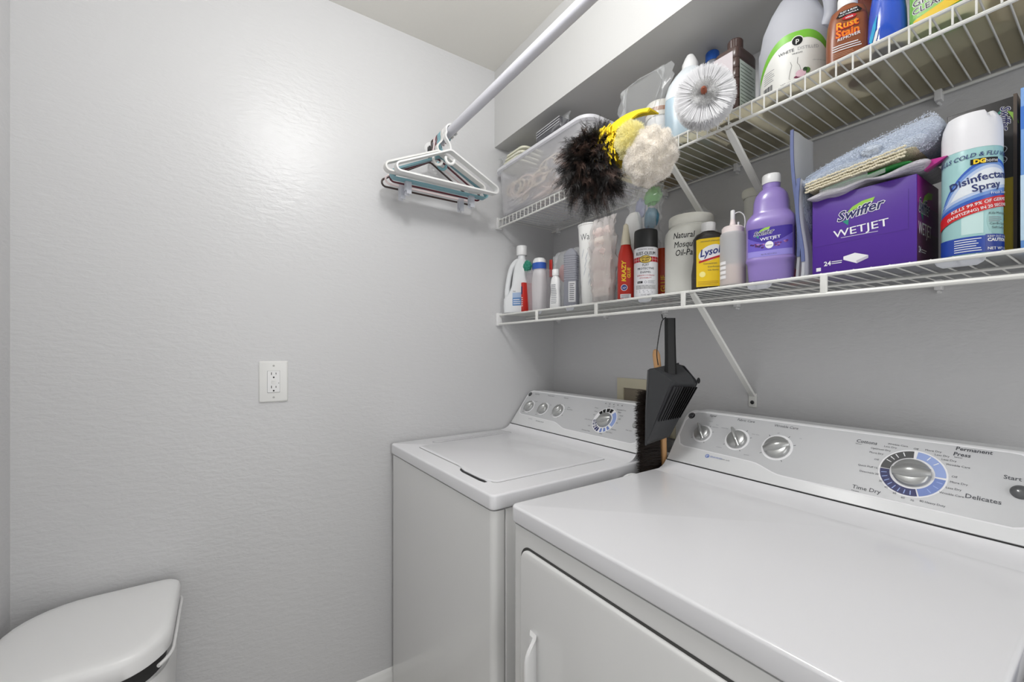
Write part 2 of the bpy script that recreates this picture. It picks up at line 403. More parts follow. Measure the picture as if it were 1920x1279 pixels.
hanger('dark brown thin hanger hanging closest to the wall', .048, (50, 34, 30), .212, False, h=.126, dy=-.026)

# ------------------------------------------------------------ wall outlet
t = thing('wall_outlet', 'white duplex wall outlet with cover plate on the left wall', 'outlet', (0, -1.119, 1.1515))
def ow(a, b, h): return (h, a, b)   # a along y, b up, h out of the wall
g = G(); rr = []
for k, (ins, h) in enumerate(((0, 0), (.0, .0025), (.0025, .0055), (.004, .006))):
    rr.append([ow(a, b, h) for a, b in rrect(-.0395+ins, .0395-ins, -.063+ins, .063-ins, .004, 3)])
g.rings(rr).build('cover_plate', M_TRIM, t, smooth=25)
ins = G(); ins.prism(rrect(-.0165, .0165, -.033, .033, .002, 3), ow, .0055, .0078)
fc = ins.build('receptacle', M_PLAS, t, smooth=25)
sh = G().prism(rrect(-.0172, .0172, -.0342, .0335, .002, 3), ow, .0056, .0062).build('receptacle_gap', mat('seam_grey', (140, 140, 138), .6), t, smooth=25)
g = G()
for zc in (.0205, -.0205):
    g.prism(rrect(-.0072, -.0052, zc, zc+.008, .0004, 2), ow, .0076, .0081).prism(rrect(.0055, .0072, zc+.001, zc+.007, .0004, 2), ow, .0076, .0081)
    g.prism([(.0024*cos(R(a)), zc-.0075+.0026*sin(R(a))) for a in range(0, 360, 30)], ow, .0076, .0081)
g.prism([(.0135+.0012*cos(R(a)), -.005+.0012*sin(R(a))) for a in range(0, 360, 45)], ow, .0076, .0081)
g.build('socket_slots', M_BLACK, t, smooth=0)
G().prism(rrect(-.007, .007, -.0075, -.001, .0006, 2), ow, .0077, .0088).prism(rrect(-.007, .007, .0005, .0065, .0006, 2), ow, .0077, .0088).build('test_button', M_TRIM, t)
for zc in (.0485, -.0485):
    G().prism([(.003*cos(R(a)), zc+.003*sin(R(a))) for a in range(0, 360, 30)], ow, .0055, .0068).build('plate_screw', mat('screw_white', (170, 170, 168), .4), t)

# ------------------------------------------------------------ recessed washer valve box on the back wall
M_BEIGE = mat('beige_plastic', (210, 203, 178), .5)
t = thing('washer_outlet_box', 'beige recessed plumbing box on the back wall behind the dustpan', 'wall box', (.384, 0, 1.143))
g = G(); W_, H_ = .25, .19
for a in ((0, W_, -.036, 0), (0, W_, -H_, -H_+.03), (0, .03, -H_+.03, -.036), (W_-.03, W_, -H_+.03, -.036)): g.box(a[0], a[1], -.006, 0, a[2], a[3])
g.build('frame', M_BEIGE, t, smooth=0)
G().box(.03, W_-.03, -.0012, -.0004, -H_+.03, -.036).build('recess', mat('box_recess', (138, 128, 112), .6), t, smooth=0)
G().lathe([(.012, -.14), (.012, -.11), (.016, -.105), (.016, -.095), (.004, -.09)], 16, .09, -.018).build('valve', mat('brass', (176, 150, 90), .3, metal=.8), t)

# ------------------------------------------------------------ washer and dryer
CB, CS = .62, .785
def appliance(kind, x0, y0, rz, W, db, label):
    root = thing(kind, label, kind.replace('clothes_', '').replace('washing_machine', 'washer'), (x0, y0, 0), rz)
    D, ZT, ZB = .69, .919, .883
    # cabinet: body with rounded front edges + front panel
    G().rbox(.003, W-.003, .04, D-.02, .012, ZB-.002, .004, .002).build('cabinet', M_ENAMEL2, root)
    f0 = .004
    fp = G(); fm = lambda a, b, h: (a, b, h)
    fp.prism(rrect(.003, W-.003, f0, .037, (.0155, .002, .002, .0155), 6), fm, .012, ZB-.0025)
    fp.build('front_panel', M_ENAMEL2, root, smooth=30)
    # deck
    dk = G().rbox(0, W, 0, D, ZB, ZT, .015, .0055, 6, 4)
    bs = db-.012
    prof = [(bs-.045, ZT-.004), (bs-.045, ZT-.0005), (bs-.02, ZT+.0015), (bs-.006, ZT+.006), (bs+.004, ZT+.0125), (bs+.012, ZT+.021), (bs+.16, ZT+.021), (bs+.16, ZT-.004)]
    dk.rings([[(a, p[0], p[1]) for p in prof] for a in (.007, .02, W-.02, W-.007)])
    dk.build('top_deck', M_ENAMEL, root, smooth=30)
    # console
    b0, z0 = db, .942
    def F(a, s, h): return Vector((a, b0+s*CB-h*CS, z0+s*CS+h*CB))
    Ls = .170; g = G(); out = rrect(.008, W-.008, 0, Ls, (.002, .036, .036, .002), 8)
    rr = []
    for ins, h in ((.003, 0), (.0008, -.0012), (0, -.004)):
        rr.append([F(min(max(a, .008+ins), W-.008-ins), min(max(s, ins*.3), Ls-ins), h) for a, s in out])
    rr.append([Vector((a, b0+s*CB+.004*CS+.045, z0+s*CS-.004*CB)) for a, s in out])
    rr.append([Vector((a, max(b0+.13, b0+s*CB+.046), z0+min(s, Ls-.006)*CS-.004)) for a, s in out])
    g.rings(rr[::-1]).build('console', M_CONSL, root, smooth=30)
    G().box(.009, W-.009, b0-.001, b0+.1, z0-.0025, z0-.0005).build('console_seam', M_DARK, root, smooth=0)
    # fascia: grey field with the wave at its lower left, light edging around
    s0 = .027; x0f, x1f = .0165, W-.0165
    def low(a):
        w0, w1 = (.225, .30) if kind == 'clothes_dryer' else (.25, .33)
        if a < .06: return .05
        if a < w0: return .05-.004*(a-.06)/(w0-.06)
        if a < w1:
            q = (a-w0)/(w1-w0); q = q*q*(3-2*q); return .046+(s0-.046)*q
        return s0
    def field(ins):
        pts = []; r = .03
        n = 50
        for i in range(n+1):
            a = x0f+ins+(x1f-x0f-2*ins)*i/n; lo = low(a)+ins
            e = min(a-(x0f+ins), (x1f-ins)-a)
            if e < r: lo += r-sqrt(max(0, r*r-(r-e)**2))
            pts.append((a, lo))
        top = Ls-.008-ins; r2 = .034-ins*.5
        up = []
        for i in range(n+1):
            a = x1f-ins-(x1f-x0f-2*ins)*i/n; hi = top; e = min(a-(x0f+ins), (x1f-ins)-a)
            if e < r2: hi -= r2-sqrt(max(0, r2*r2-(r2-e)**2))
            up.append((a, hi))
        return pts, up
    pr = Prints(lambda a, s, e: F(a, s, e), root)
    for ins, ink, lift in ((-.0028, M_WHITE, 1), (0, M_CONS, 2)):
        lo, up = field(ins); g_ = pr._g(ink, 'fascia')
        g_.rings([[F(a, s, lift*.0002), F(b, u, lift*.0002)] for (a, s), (b, u) in zip(lo, up[::-1])], closed=False, cap=False)
    T = lambda s, a, z, sz, al='LEFT', ink=M_INK, **k: pr.text(ink, s, a, z, sz, lift=4, align=al, **k)
    def knob(a, s, r, ang, wide, nm='knob'):
        q = root
        Fl = lambda x, y, h: F(a+x, s+y, h+.0006)
        g = G(); N = 36
        rr = [[Fl(rad*cos(2*pi*k/N), rad*sin(2*pi*k/N), h) for k in range(N)] for rad, h in
              ((r*1.0, 0), (r*1.0, .004), (r*.95, .007), (r*.9, .009), (r*.8, .0105), (r*.3, .011))]
        g.rings(rr); kb = g.build(nm, M_SILV, q, smooth=40)
        g = G(); ca, sa = cos(R(ang)), sin(R(ang)); wd = r*(.52 if wide else .26)
        L0, L1 = -r*.98, r*(1.0 if wide else 1.18)
        secs = []
        for i in range(11):
            u = i/10; l = L0+(L1-L0)*u
            if wide: hh = .012+.008*sin(pi*u); ww = wd*(.55+.45*sin(pi*u))
            else: hh = .0105+.008*min(1, u*1.6); ww = wd*(1.15-.55*u)
            c = [(-ww, .004), (-ww*.85, hh*.75), (-ww*.35, hh), (ww*.35, hh), (ww*.85, hh*.75), (ww, .004)]
            secs.append([Fl(l*ca-y*sa, l*sa+y*ca, h) for y, h in c])
        g.rings(secs).build('grip', M_SILV, kb, smooth=50)
        return kb
    if kind == 'clothes_dryer':
        K = ((.08, .096, .022, 122, False), (.176, .096, .025, 122, False), (.272, .094, .028, 28, True))
        dial = (.513, .09, .047)
    else:
        K = ((.068, .089, .024, 62, True), (.157, .090, .024, 62, True), (.246, .092, .025, 68, True))
        dial = (.484, .088, .046)
    for a, s, r, ang, wd in K:
        pr.ring(M_WHITE, a, s, r*.9, r*1.22, lift=3, name='knob_ring')
        for k in (20, 60, 130, 215, 300):
            ca, sa = cos(R(k)), sin(R(k)); pr.poly(M_INK, [(a+ca*r*1.25-sa*.0006, s+sa*r*1.25+ca*.0006), (a+ca*r*1.42-sa*.0006, s+sa*r*1.42+ca*.0006), (a+ca*r*1.42+sa*.0006, s+sa*r*1.42-ca*.0006), (a+ca*r*1.25+sa*.0006, s+sa*r*1.25-ca*.0006)], 4, name='tick_marks')
        knob(a, s, r, ang, wd)
    a, s, r = dial
    pr.ring(M_WHITE, a, s, r*.55, r*1.06, lift=3, name='dial_ring')
    ri, ro = r*.69, r*1.0
    if kind == 'clothes_dryer':
        for a0, a1, ink in ((93, 178, M_CHAR), (180, 287, M_NAVY), (290, 357, M_BLUEM), (2, 86, M_BLUEL)):
            pr.ring(ink, a, s, ri, ro, a0, a1, 5, 20, name='dial_scale')
        for k in list(range(190, 285, 12))+[128, 140, 152, 112]+[330, 345, 312, 60, 40]:
            pr.ring(M_BLUEL if k > 180 else M_WHITE, a, s, ri+.004, ro-.002, k, k+2.2, 6, 2, name='dial_marks')
    else:
        for i, (a0, a1) in enumerate(((66, 84), (87, 106), (112, 128), (131, 148))): pr.ring(M_BLACK, a, s, ri, ro, a0, a1, 5, 5, name='dial_scale')
        pr.ring(M_BLUEL, a, s, ri, ro, -25, 52, 5, 12, name='dial_scale')
        for i, a0 in enumerate((186, 202, 220, 236, 250)): pr.ring(M_NAVY, a, s, ri, ro, a0, a0+11, 5, 4, name='dial_scale')
        for a0 in (272, 292, 312): pr.ring(M_BLUEM, a, s, ri, ro, a0, a0+12, 5, 4, name='dial_scale')
        for a0 in (189, 205, 223): pr.ring(M_WHITE, a, s, ri+.003, ro-.003, a0, a0+4, 6, 2, name='dial_marks')
    knob(a, s, r*.6, 8 if kind == 'clothes_dryer' else 24, True, 'dial_knob')
    # round emblem badge at the upper left
    g = G(); N = 24; bx, bz = .028, .147
    g.rings([[F(bx+q*cos(2*pi*k/N), bz+q*sin(2*pi*k/N), h) for k in range(N)] for q, h in ((.0095, 0), (.0095, .002), (.008, .003))])
    bd = g.build('badge', M_BLACK, root)
    pb = Prints(lambda x, z, e: F(bx+x, bz+z, .003+e), bd); pb.ring(M_INKL, 0, 0, .0064, .0072, name='emblem').text(M_INKL, 'GE', 0, -.003, .0085, align='CENTER', shear=.3, name='emblem'); pb.done()
    if kind == 'clothes_dryer':
        T('Signal', .08, .153, .0085, shear=.15); T('Fabric Care', .158, .1515, .0095, shear=.15); T('Wrinkle Care', .25, .1495, .0095, shear=.15)
        for s_, a_, z_ in (('more', .085, .136), ('less', .108, .128), ('extra low', .125, .122), ('delicates', .1, .12), ('easy care', .206, .118), ('cottons', .131, .064), ('sensor', .205, .058), ('off', .262, .131), ('on', .312, .126), ('off', .056, .12)):
            T(s_, a_, z_, .0048, ink=M_INKL)
        T('Cottons', .417, .1395, .0105, shear=.12, bold=.0001); T('Permanent', .565, .1535, .0105, shear=.1, bold=.0002); T('Press', .563, .1415, .0105, shear=.1, bold=.0002)
        T('Time Dry', .430, .034, .0115, bold=.00005); T('Delicates', .586, .062, .0115, bold=.0001); T('Start', .627, .111, .0105, bold=.0001)
        for x_, z_ in ((.417, .135), (.565, .137), (.43, .028)): T('Sensor' if z_ > .1 else 'Minutes', x_, z_, .004, ink=M_INK)
        for s_, a_, z_, al in (('Wrinkle Care', .500, .1445, 'RIGHT'), ('Less Dry', .484, .1375, 'RIGHT'), ('Optimum Dry', .476, .129, 'RIGHT'), ('More Dry', .466, .119, 'RIGHT'), ('Off', .461, .1045, 'RIGHT'),
                           ('Quick Fluff 15', .462, .086, 'RIGHT'), ('Dewrinkle 20', .466, .073, 'RIGHT'), ('30', .474, .0595, 'RIGHT'), ('40', .484, .049, 'RIGHT'), ('50', .495, .0405, 'CENTER'), ('60', .508, .035, 'CENTER'), ('70', .521, .0335, 'CENTER'), ('80 Heavy Duty', .531, .036, 'LEFT'),
                           ('Off', .512, .1415, 'CENTER'), ('More Dry', .525, .1425, 'LEFT'), ('Less Dry', .539, .1355, 'LEFT'), ('Less Dry', .549, .128, 'LEFT'), ('Wrinkle Care', .556, .119, 'LEFT'), ('Off', .566, .096, 'LEFT'), ('More Dry', .565, .085, 'LEFT'), ('Less Dry', .561, .0725, 'LEFT'), ('Wrinkle Care', .554, .0605, 'LEFT')):
            T(s_, a_, z_, .0056, al, ink=M_INK)
        g = G(); N = 28
        g.rings([[F(.648+q*cos(2*pi*k/N), .0905+q*sin(2*pi*k/N)*.95, h) for k in range(N)] for q, h in ((.0125, 0), (.0125, .003), (.0105, .0065), (.007, .0085), (.002, .0092))])
        g.build('start_button', mat('button_grey', (92, 93, 95), .2, coat=.4), root, label='glossy dark grey start button')
        pr.ring(M_BLUEM, .118, .034, 0, .0055, 0, 360, 4, 16, name='emblem').ring(M_WHITE, .118, .034, .002, .0032, 20, 300, 5, 12, name='emblem')
        T('SENSORDRY', .126, .0325, .0058, ink=M_BLUEM); T('cotton cycle', .152, .0325, .0052, ink=M_INKL)
    else:
        for s_, a_, z_ in (('Load Size', .058, .150), ('Temperature', .14, .1505), ('Options', .238, .15)): T(s_, a_, z_, .0078)
        for s_, a_, z_, al in (('Whites', .432, .128, 'RIGHT'), ('Heavy', .436, .114, 'RIGHT'), ('Off', .432, .1, 'RIGHT'), ('Colors Normal', .432, .078, 'RIGHT'), ('Light', .437, .056, 'RIGHT'), ('Permanent Press', .447, .036, 'RIGHT'),
                           ('Off', .47, .1405, 'LEFT'), ('Off', .49, .1415, 'LEFT'), ('Permanent Press', .512, .1335, 'LEFT'), ('Heavy', .522, .124, 'LEFT'), ('Casual', .534, .113, 'LEFT'), ('Light', .535, .1, 'LEFT'), ('Off', .535, .084, 'LEFT'), ('Delicates', .528, .059, 'LEFT'), ('Hand Wash', .512, .046, 'LEFT'), ('Rinse', .49, .036, 'LEFT'),
                           ('Extra', .286, .112, 'LEFT'), ('Second Rinse', .286, .104, 'LEFT'), ('Off', .275, .075, 'LEFT'), ('Push Start', .585, .066, 'LEFT'), ('large', .09, .115, 'LEFT'), ('small', .04, .06, 'LEFT'), ('cold', .13, .058, 'LEFT'), ('hot', .185, .11, 'LEFT')):
            T(s_, a_, z_, .0058, al)
        for i in range(5):
            pr.poly(M_INK, [(.45+i*.018, .1515), (.456+i*.018, .1555), (.455+i*.018, .152), (.459+i*.018, .1505)], 4, name='cycle_lights')
        g = G(); N = 22
        g.rings([[F(.612+q*cos(2*pi*k/N), .09+q*sin(2*pi*k/N), h) for k in range(N)] for q, h in ((.0105, 0), (.0105, .003), (.0085, .006), (.002, .007))])
        g.build('start_button', M_SILV, root)
        T('Extra large capacity', .155, .0315, .0062, ink=M_INK); T('HydroWave', .105, .0345, .005, ink=M_INKL)
    pr.done()
    return root
wash = appliance('washing_machine', .0145, -.758, 1.15, .666, .512, 'white top-loading washing machine in the corner against the left wall')
dry = appliance('clothes_dryer', .742, -.737, 0, .686, .527, 'white front-loading clothes dryer in the right foreground')
# washer lid with finger notch, decal strip
seam = mat('seam_grey', (140, 140, 138), .6)
up = lambda a, b, h: (a, b, h)
lid = rrect(.115, .592, .056, .452, (.014, .01, .01, .014), 5)
G().prism(rrect(.1135, .5935, .0545, .4535, (.015, .01, .01, .015), 5), up, .9185, .9193).build('lid_gap', seam, wash, smooth=0)
pts = [p for p in lid]
# lower edge from right corner back to left: put the lip of the notch in
nt_ = [(.40, .056), (.425, .052), (.44, .0465), (.46, .044), (.54, .044), (.556, .046), (.567, .05)]
i0 = 0
poly = nt_+lid
g = G(); ringA = []
for ins, h in ((0, .9186), (0, .9214), (.0012, .9224), (.003, .9228)):
    cx, cy = .354, .25
    ringA.append([(a+(ins if a < cx else -ins), b+(ins if b < cy else -ins), h) for a, b in poly])
g.rings(ringA).build('lid', M_ENAMEL, wash, smooth=30)
G().prism([(.425, .05), (.44, .040), (.46, .0355), (.55, .0345), (.572, .038), (.572, .046), (.46, .048)], up, .9186, .9195).build('finger_notch', M_BLACK, wash, smooth=0, label='dark finger notch')
dp = Prints(lambda x, z, e: Vector((x, z, .9192+e)), wash, 'instruction_decal')
lo = rrect(.062, .092, .128, .463, .012, 5); li = rrect(.0635, .0905, .1295, .4615, .011, 5)
gq = dp._g(M_INK, 'decal_outline'); gq.rings([[dp.m(a, b, .0002) for a, b in lo], [dp.m(a, b, .0002) for a, b in li]], cap=False)
for i in range(8):
    dp.band(M_INKL, .068, .086, .19+i*.032, .1915+i*.032, 1, 2, name='decal_print'); dp.text(M_INK, 'wash' if i % 2 else 'rinse', .087, .165+i*.032, .008, rot=90, name='decal_print')
dp.done()
# dryer door and handle
dfm = lambda a, z, h: (a, .004-h, z)
G().prism(rrect(.0365, .655, .2, .8475, .030, 8), dfm, .0002, .0009).build('door_gap', mat('door_gap', (70, 70, 68), .7), dry, smooth=0)
g = G()
rr = [[dfm(a, z, h) for a, z in rrect(.04+i, .652-i, .204+i, .8425-i, .028, 8)] for i, h in ((0, .0004), (0, .0035), (.0015, .006), (.004, .0075))]
dd = g.rings(rr).build('door', M_ENAMEL2, dry, smooth=30)
g = G(); rr = []
for i in range(17):
    u = i/16; z = .56+.132*u; e = sin(pi*min(u, 1-u)*1.0)
    q = (1-(2*u-1)**6)
    b_out = -.0115-.020*q; a_out = .112+.006*q
    prof = [(.078, .0105), (.082, .0065), (.09, .0-.004*q), (.1, .0-.013*q), (a_out-.003, b_out), (a_out, b_out+.001), (a_out+.001, b_out+.006), (.106, -.004*q+.004), (.098, .0105)]
    rr.append([(a, b-.014, z) for a, b in prof])
g.rings(rr).build('door_handle', M_PLAS, dd, smooth=45, label='white curved pull handle')
# hose loop between the machines
t = tag(G().tube(bez([(.668, -.33, .80), (.676, -.335, .86), (.69, -.30, .895), (.715, -.27, .885), (.722, -.26, .82)], 8), .004, 8).build('drain_hose', M_PLAS), 'thin pale grey hose looped in the gap between washer and dryer', 'hose')
# dark blue cloth at the right of the dryer
g = G(); rr = []
for i in range(14):
    u = i/13; rr.append([(1.437+.05+.05*cos(a)*(1+.15*sin(7*u+a*2)), -.55+.16*sin(a)*(1+.1*cos(5*u)), .62+.27*u) for a in [2*pi*k/24 for k in range(24)]])
rr.append([(1.487+.02*cos(2*pi*k/24), -.55+.06*sin(2*pi*k/24), .905) for k in range(24)])
tag(g.rings(rr).build('laundry_bag', mat('navy_cloth', (40, 46, 78), .9, bump=[((200, 200, 200), .4, .002)])), 'dark navy cloth laundry bag standing right of the dryer', 'bag')

# ------------------------------------------------------------ trash can
t = thing('trash_can', 'white plastic step trash can with rounded lid by the left wall', 'trash can', (0, 0, 0))
def canring(ins, z, fr=0):
    x0, x1, y0, y1 = .022+ins, .345-ins, -1.648+ins, -1.341-ins; pts = []
    P = [((x0, y1), .035), ((x1, y1), .075), ((x1, y0), .075), ((x0, y0), .13)]
    segs = [(x0+.035, y1-.035, .035, 180, 90), (x1-.07, y1-.07, .07, 90, 0), (x1-.07, y0+.07, .07, 0, -90), (x0+.12, y0+.12, .12, -90, -180)]
    for cx, cy, r, a0, a1 in segs:
        for k in range(9):
            a = R(a0+(a1-a0)*k/8); x = cx+r*cos(a); y = cy+r*sin(a)
            q = 1-((y+1.495)/.155)**2
            if x > .2: x += .035*max(0, q)*(x-.2)/.145
            pts.append((x, y, z))
    return pts
G().rings([canring(.022, .0), canring(.018, .02), canring(.007, .54), canring(.007, .552)][::1]).build('bin_body', mat('bin_white', (226, 226, 226), .4), t, smooth=40)
G().rings([canring(.014, .55), canring(.014, .592)]).build('lid_gap', M_DARK, t, smooth=40)
G().tube([p for p in canring(-.001, .579) if p[1] > -1.40][:14], .004, 8).build('rim', M_PLAS, t, smooth=50)
G().rings([canring(.004, .590), canring(.001, .593), canring(.001, .618), canring(.003, .627), canring(.008, .632), canring(.02, .6345), canring(.06, .6355)]).build('lid', mat('lid_white', (236, 236, 236), .35), t, smooth=50)
G().rbox(.375, .40, -1.53, -1.46, .01, .03, .008, .004).build('pedal', M_CHAR, t)
#@@ITEMS
# ------------------------------------------------------------ things on the lower shelf
Z0 = ZL+.0047
def P_(name, rgb, rough=.4, **k): return mat(name, rgb, rough, **k)
def crumple(name, m, parent, secs, amp=.006, fr=30, n=40, seed=0, cap=False, sub=3, label=None):
    """wrinkled bag: a loft whose wall is pushed in and out by noise with long creases"""
    rr = []
    S = []
    for i in range(len(secs)-1):
        for k in range(sub): S.append([a+(b-a)*k/sub for a, b in zip(secs[i], secs[i+1])])
    S.append(secs[-1])
    for q in S:
        z, hx, hy, e = q[:4]; ox = q[4] if len(q) > 4 else 0; oy = q[5] if len(q) > 5 else 0; ring = []
        for k in range(n):
            t = 2*pi*(k+.5)/n; c, d = cos(t), sin(t)
            x = hx*math.copysign(abs(c)**(2/e), c); y = hy*math.copysign(abs(d)**(2/e), d)
            w1 = noise.noise(Vector((c*2.2+seed, d*2.2, z*fr*.7)))+.6*abs(noise.noise(Vector((c*6+seed, d*6+z*fr, z*fr*2.2))))
            q_ = 1+amp/max(min(hx, hy), .012)*w1*1.4
            ring.append((ox+x*q_, oy+y*q_, z+amp*.6*noise.noise(Vector((c*3, d*3+seed, z*20)))))
        rr.append(ring)
    g = G(); g.rings(rr, cap=cap)
    return g.build(name, m, parent, smooth=60, label=label)

# 1 bleach jug
t = thing('laundry_jug', 'white handled laundry jug with blue label at the far left of the lower shelf', 'jug', (.0735, -.248, Z0), 30); t.scale = (.84, .78, 1)
jug_w = P_('jug_white', (228, 230, 232), .32)
G().loft([(.0, .064, .038, 4), (.004, .069, .042, 4), (.03, .071, .043, 4), (.06, .070, .043, 4, .001), (.085, .055, .043, 3.6, .015), (.11, .0465, .043, 3.5, .020), (.16, .040, .042, 3.5, .022), (.195, .032, .036, 3, .021), (.215, .0225, .0225, 2.2, .019), (.222, .0185, .0185, 2, .019), (.245, .0185, .0185, 2, .019)], 44).build('body', jug_w, t)
G().tube(bez([(.008, 0, .214), (-.016, 0, .208), (-.038, 0, .186), (-.053, 0, .14), (-.0605, 0, .09), (-.056, 0, .05)], 6), lambda u: .0115-.002*sin(pi*u), 12, flat=1.3).build('handle', jug_w, t)
G().lathe([(.026, .236), (.026, .27), (.0245, .274), (.004, .275)], 28, .019).build('cap', M_PLAS, t)
p = Prints(sup(.071, .043, 4), t); cb = P_('label_blue', (96, 138, 190), .4)
p.band(cb, -.012, .036, .03, .062, 1).band(P_('label_pale_blue', (164, 186, 216), .4), -.012, .036, .062, .082, 1).text(M_INK, 'free', -.01, .085, .009).lines(M_WHITE, -.008, .032, .034, .058, 3, 2); p.done()

# 2 red carton behind
t = thing('carton', 'slim red and blue carton squeezed between the laundry jug and the clear tub', 'box', (.1475, -.262, Z0), 0)
G().rbox(-.006, .008, -.02, .03, 0, .115, .001, .0008).build('body', P_('red_print', (190, 44, 36), .4), t)
p = Prints(flat(-.02), t); p.band(M_NAVY, -.006, .002, .07, .1).lines(M_WHITE, -.004, .006, .02, .06, 5); p.done()

# 3 clear tub with a white roll-on bottle and a green scrubber
t = thing('clear_tub', 'clear rectangular plastic tub holding a white bottle on the lower shelf', 'container', (.209, -.246, Z0), 4)
G().loft([(.001, .036, .026, 5), (.003, .039, .029, 5), (.15, .047, .036, 5), (.155, .049, .038, 5), (.155, .0475, .0365, 5), (.148, .0455, .0345, 5), (.004, .037, .027, 5)], 40, cap=False).build('body', frosted('tub_frost', (232, 226, 230), .24, .25), t)
G().loft([(.0, .037, .027, 5), (.0015, .037, .027, 5)], 40).build('base', M_CLEAR2, t)
t = thing('squat_bottle', 'white bottle with blue collar and domed cap inside the clear tub', 'bottle', (.211, -.246, Z0+.003))
G().loft([(0, .024, .02, 3), (.004, .027, .022, 3), (.10, .031, .023, 3), (.14, .027, .021, 2.5), (.158, .023, .02, 2)], 32).build('body', M_PLAS, t)
G().loft([(.156, .0285, .024, 2.3), (.18, .0285, .024, 2.3)], 32).build('collar', P_('collar_blue', (46, 88, 176), .35), t)
G().loft([(.18, .027, .023, 2.2), (.19, .0265, .0225, 2.1), (.198, .021, .018, 2), (.202, .006, .006, 2)], 32).build('cap', M_PLAS, t)
t = thing('mesh_scrubber', 'teal green mesh scouring pad tucked beside the blue-collared bottle', 'scrubber', (.165, -.268, Z0+.178))
g = G().ball((0, 0, 0), .019, .012, .019, 22, 14, .5, 5, 3)
gm = P_('scrub_green', (44, 140, 118), .7, bump=[((700, 700, 700), .8, .002)]); g.build('pad', gm, t)
g = G()
for i in range(150):
    d = rdir(); c = Vector((d.x*.019, d.y*.0125, d.z*.019)); s = rdir()*.006
    g.tube([c-s, c+d*.003, c+s], .0005, 3)
g.build('mesh_strands', P_('scrub_green_light', (84, 178, 150), .7), t, stuff=True)
t = thing('red_tag', 'small red plastic tag sticking up behind the clear tub', 'tag', (.243, -.215, Z0+.13))
G().rbox(-.008, .008, -.003, .003, 0, .065, .003, .001).build('tag', P_('red_print', (190, 44, 36)), t)

# 4 small white bottle
t = thing('small_bottle', 'small slim white bottle with screw cap in front of the clear tub', 'bottle', (.334, -.268, Z0), 25)
G().loft([(0, .018, .014, 3), (.003, .0205, .0155, 3), (.035, .0195, .015, 2.6), (.06, .0165, .0135, 2.4), (.085, .018, .014, 2.6), (.105, .0155, .0125, 2.3), (.113, .010, .010, 2), (.118, .0095, .0095, 2)], 30).build('body', M_PLAS, t)
G().lathe([(.0125, .116), (.0125, .136), (.011, .138), (.003, .1385)], 24).build('cap', M_PLAS, t)
p = Prints(sup(.0195, .0155, 2.6), t); p.lines(M_INKL, -.011, .011, .015, .085, 11, 1); p.done()

# 5 ribbed measuring bottle in a bag
t = thing('ribbed_bottle', 'translucent grey ribbed squeeze bottle left of the tall white cup', 'bottle', (.402, -.255, Z0), 30)
rb = [(0, .022, .018, 5), (.004, .025, .02, 5)]
for i in range(12): rb += [(.09+i*.0075, .0225, .018, 5), (.0925+i*.0075, .0245, .0195, 5), (.096+i*.0075, .0225, .018, 5)]
rb += [(.19, .018, .015, 3), (.2, .008, .008, 2)]
G().loft(rb, 36).build('body', frosted('grey_frost', (176, 178, 188), .75), t)
p = Prints(sup(.0248, .02, 5), t); p.band(P_('label_grey', (190, 190, 192), .4), -.004, .021, .015, .085).lines(M_INK, 0, .018, .02, .08, 9, 2); p.done()
t = thing('plastic_bag', 'clear plastic bag of pinkish packets behind the ribbed bottle', 'bag', (.345, -.225, Z0))
crumple('film', M_CLEAR2, t, [(.004, .05, .018, 2.5), (.08, .055, .022, 2.5), (.15, .06, .022, 2.5), (.195, .062, .014, 2.5), (.21, .05, .004, 2.5, .012)], .006, 30, 44, 2)
g = G().ball((-.01, 0, .13), .032, .012, .032, 20, 12, .15, 3); g.build('packet', P_('pink_packet', (176, 120, 118), .5, var=(30, .35)), t)
g = G().ball((.02, .002, .06), .03, .012, .04, 20, 12, .15, 3, 4); g.build('packet', P_('grey_packet', (168, 164, 166), .5, var=(30, .3)), t)

# 6 tall white cup with pale bag
t = thing('tall_cup', 'tall white plastic cup printed with dark letters Wa, under the black duster', 'cup', (.470, -.226, Z0), 36)
cr = lambda z: .031+.013*z/.265
G().lathe([(.0305, .0), (.0315, .002), (cr(.13), .13), (cr(.26), .262), (.0455, .264), (.0455, .268), (.0425, .268), (.0425, .262), (cr(.02)-.0025, .01)], 40).build('body', P_('cup_white', (236, 236, 234), .4), t)
p = Prints(lambda x, z, e: cyl(cr(z))(x, z, e), t); p.text(M_INK, 'Wa', -.034, .213, .03, 1, bold=-.0002, sx=.8)
mb_ = P_('marble_grey', (196, 199, 204), .5)
for i in range(7):
    a, b = rnd(-.03, 0), rnd(.06, .19); p.band(mb_, a, a+.009, lambda x, b=b: b+3*(x-a), lambda x, b=b: b+.012+2.4*(x-a), 1, 4, name='marbling')
p.done()
t = thing('crumpled_bag', 'crumpled clear bag of pink and cream sachets in front of the tall cup', 'bag', (.556, -.262, Z0))
crumple('film', mat('bag_film_milky', (236, 230, 228), .2, alpha=.4, spec=.8), t, [(.003, .036, .02, 2.5), (.06, .043, .022, 2.5), (.13, .046, .018, 2.5), (.18, .042, .014, 2.5), (.235, .042, .01, 2.5, .004), (.266, .036, .004, 2.5, .008)], .006, 34, 48, 9)
sm = P_('sachet_cream', (238, 228, 220), .6, var=(40, .1)); sp = P_('sachet_pink', (234, 218, 213), .6, var=(40, .1))
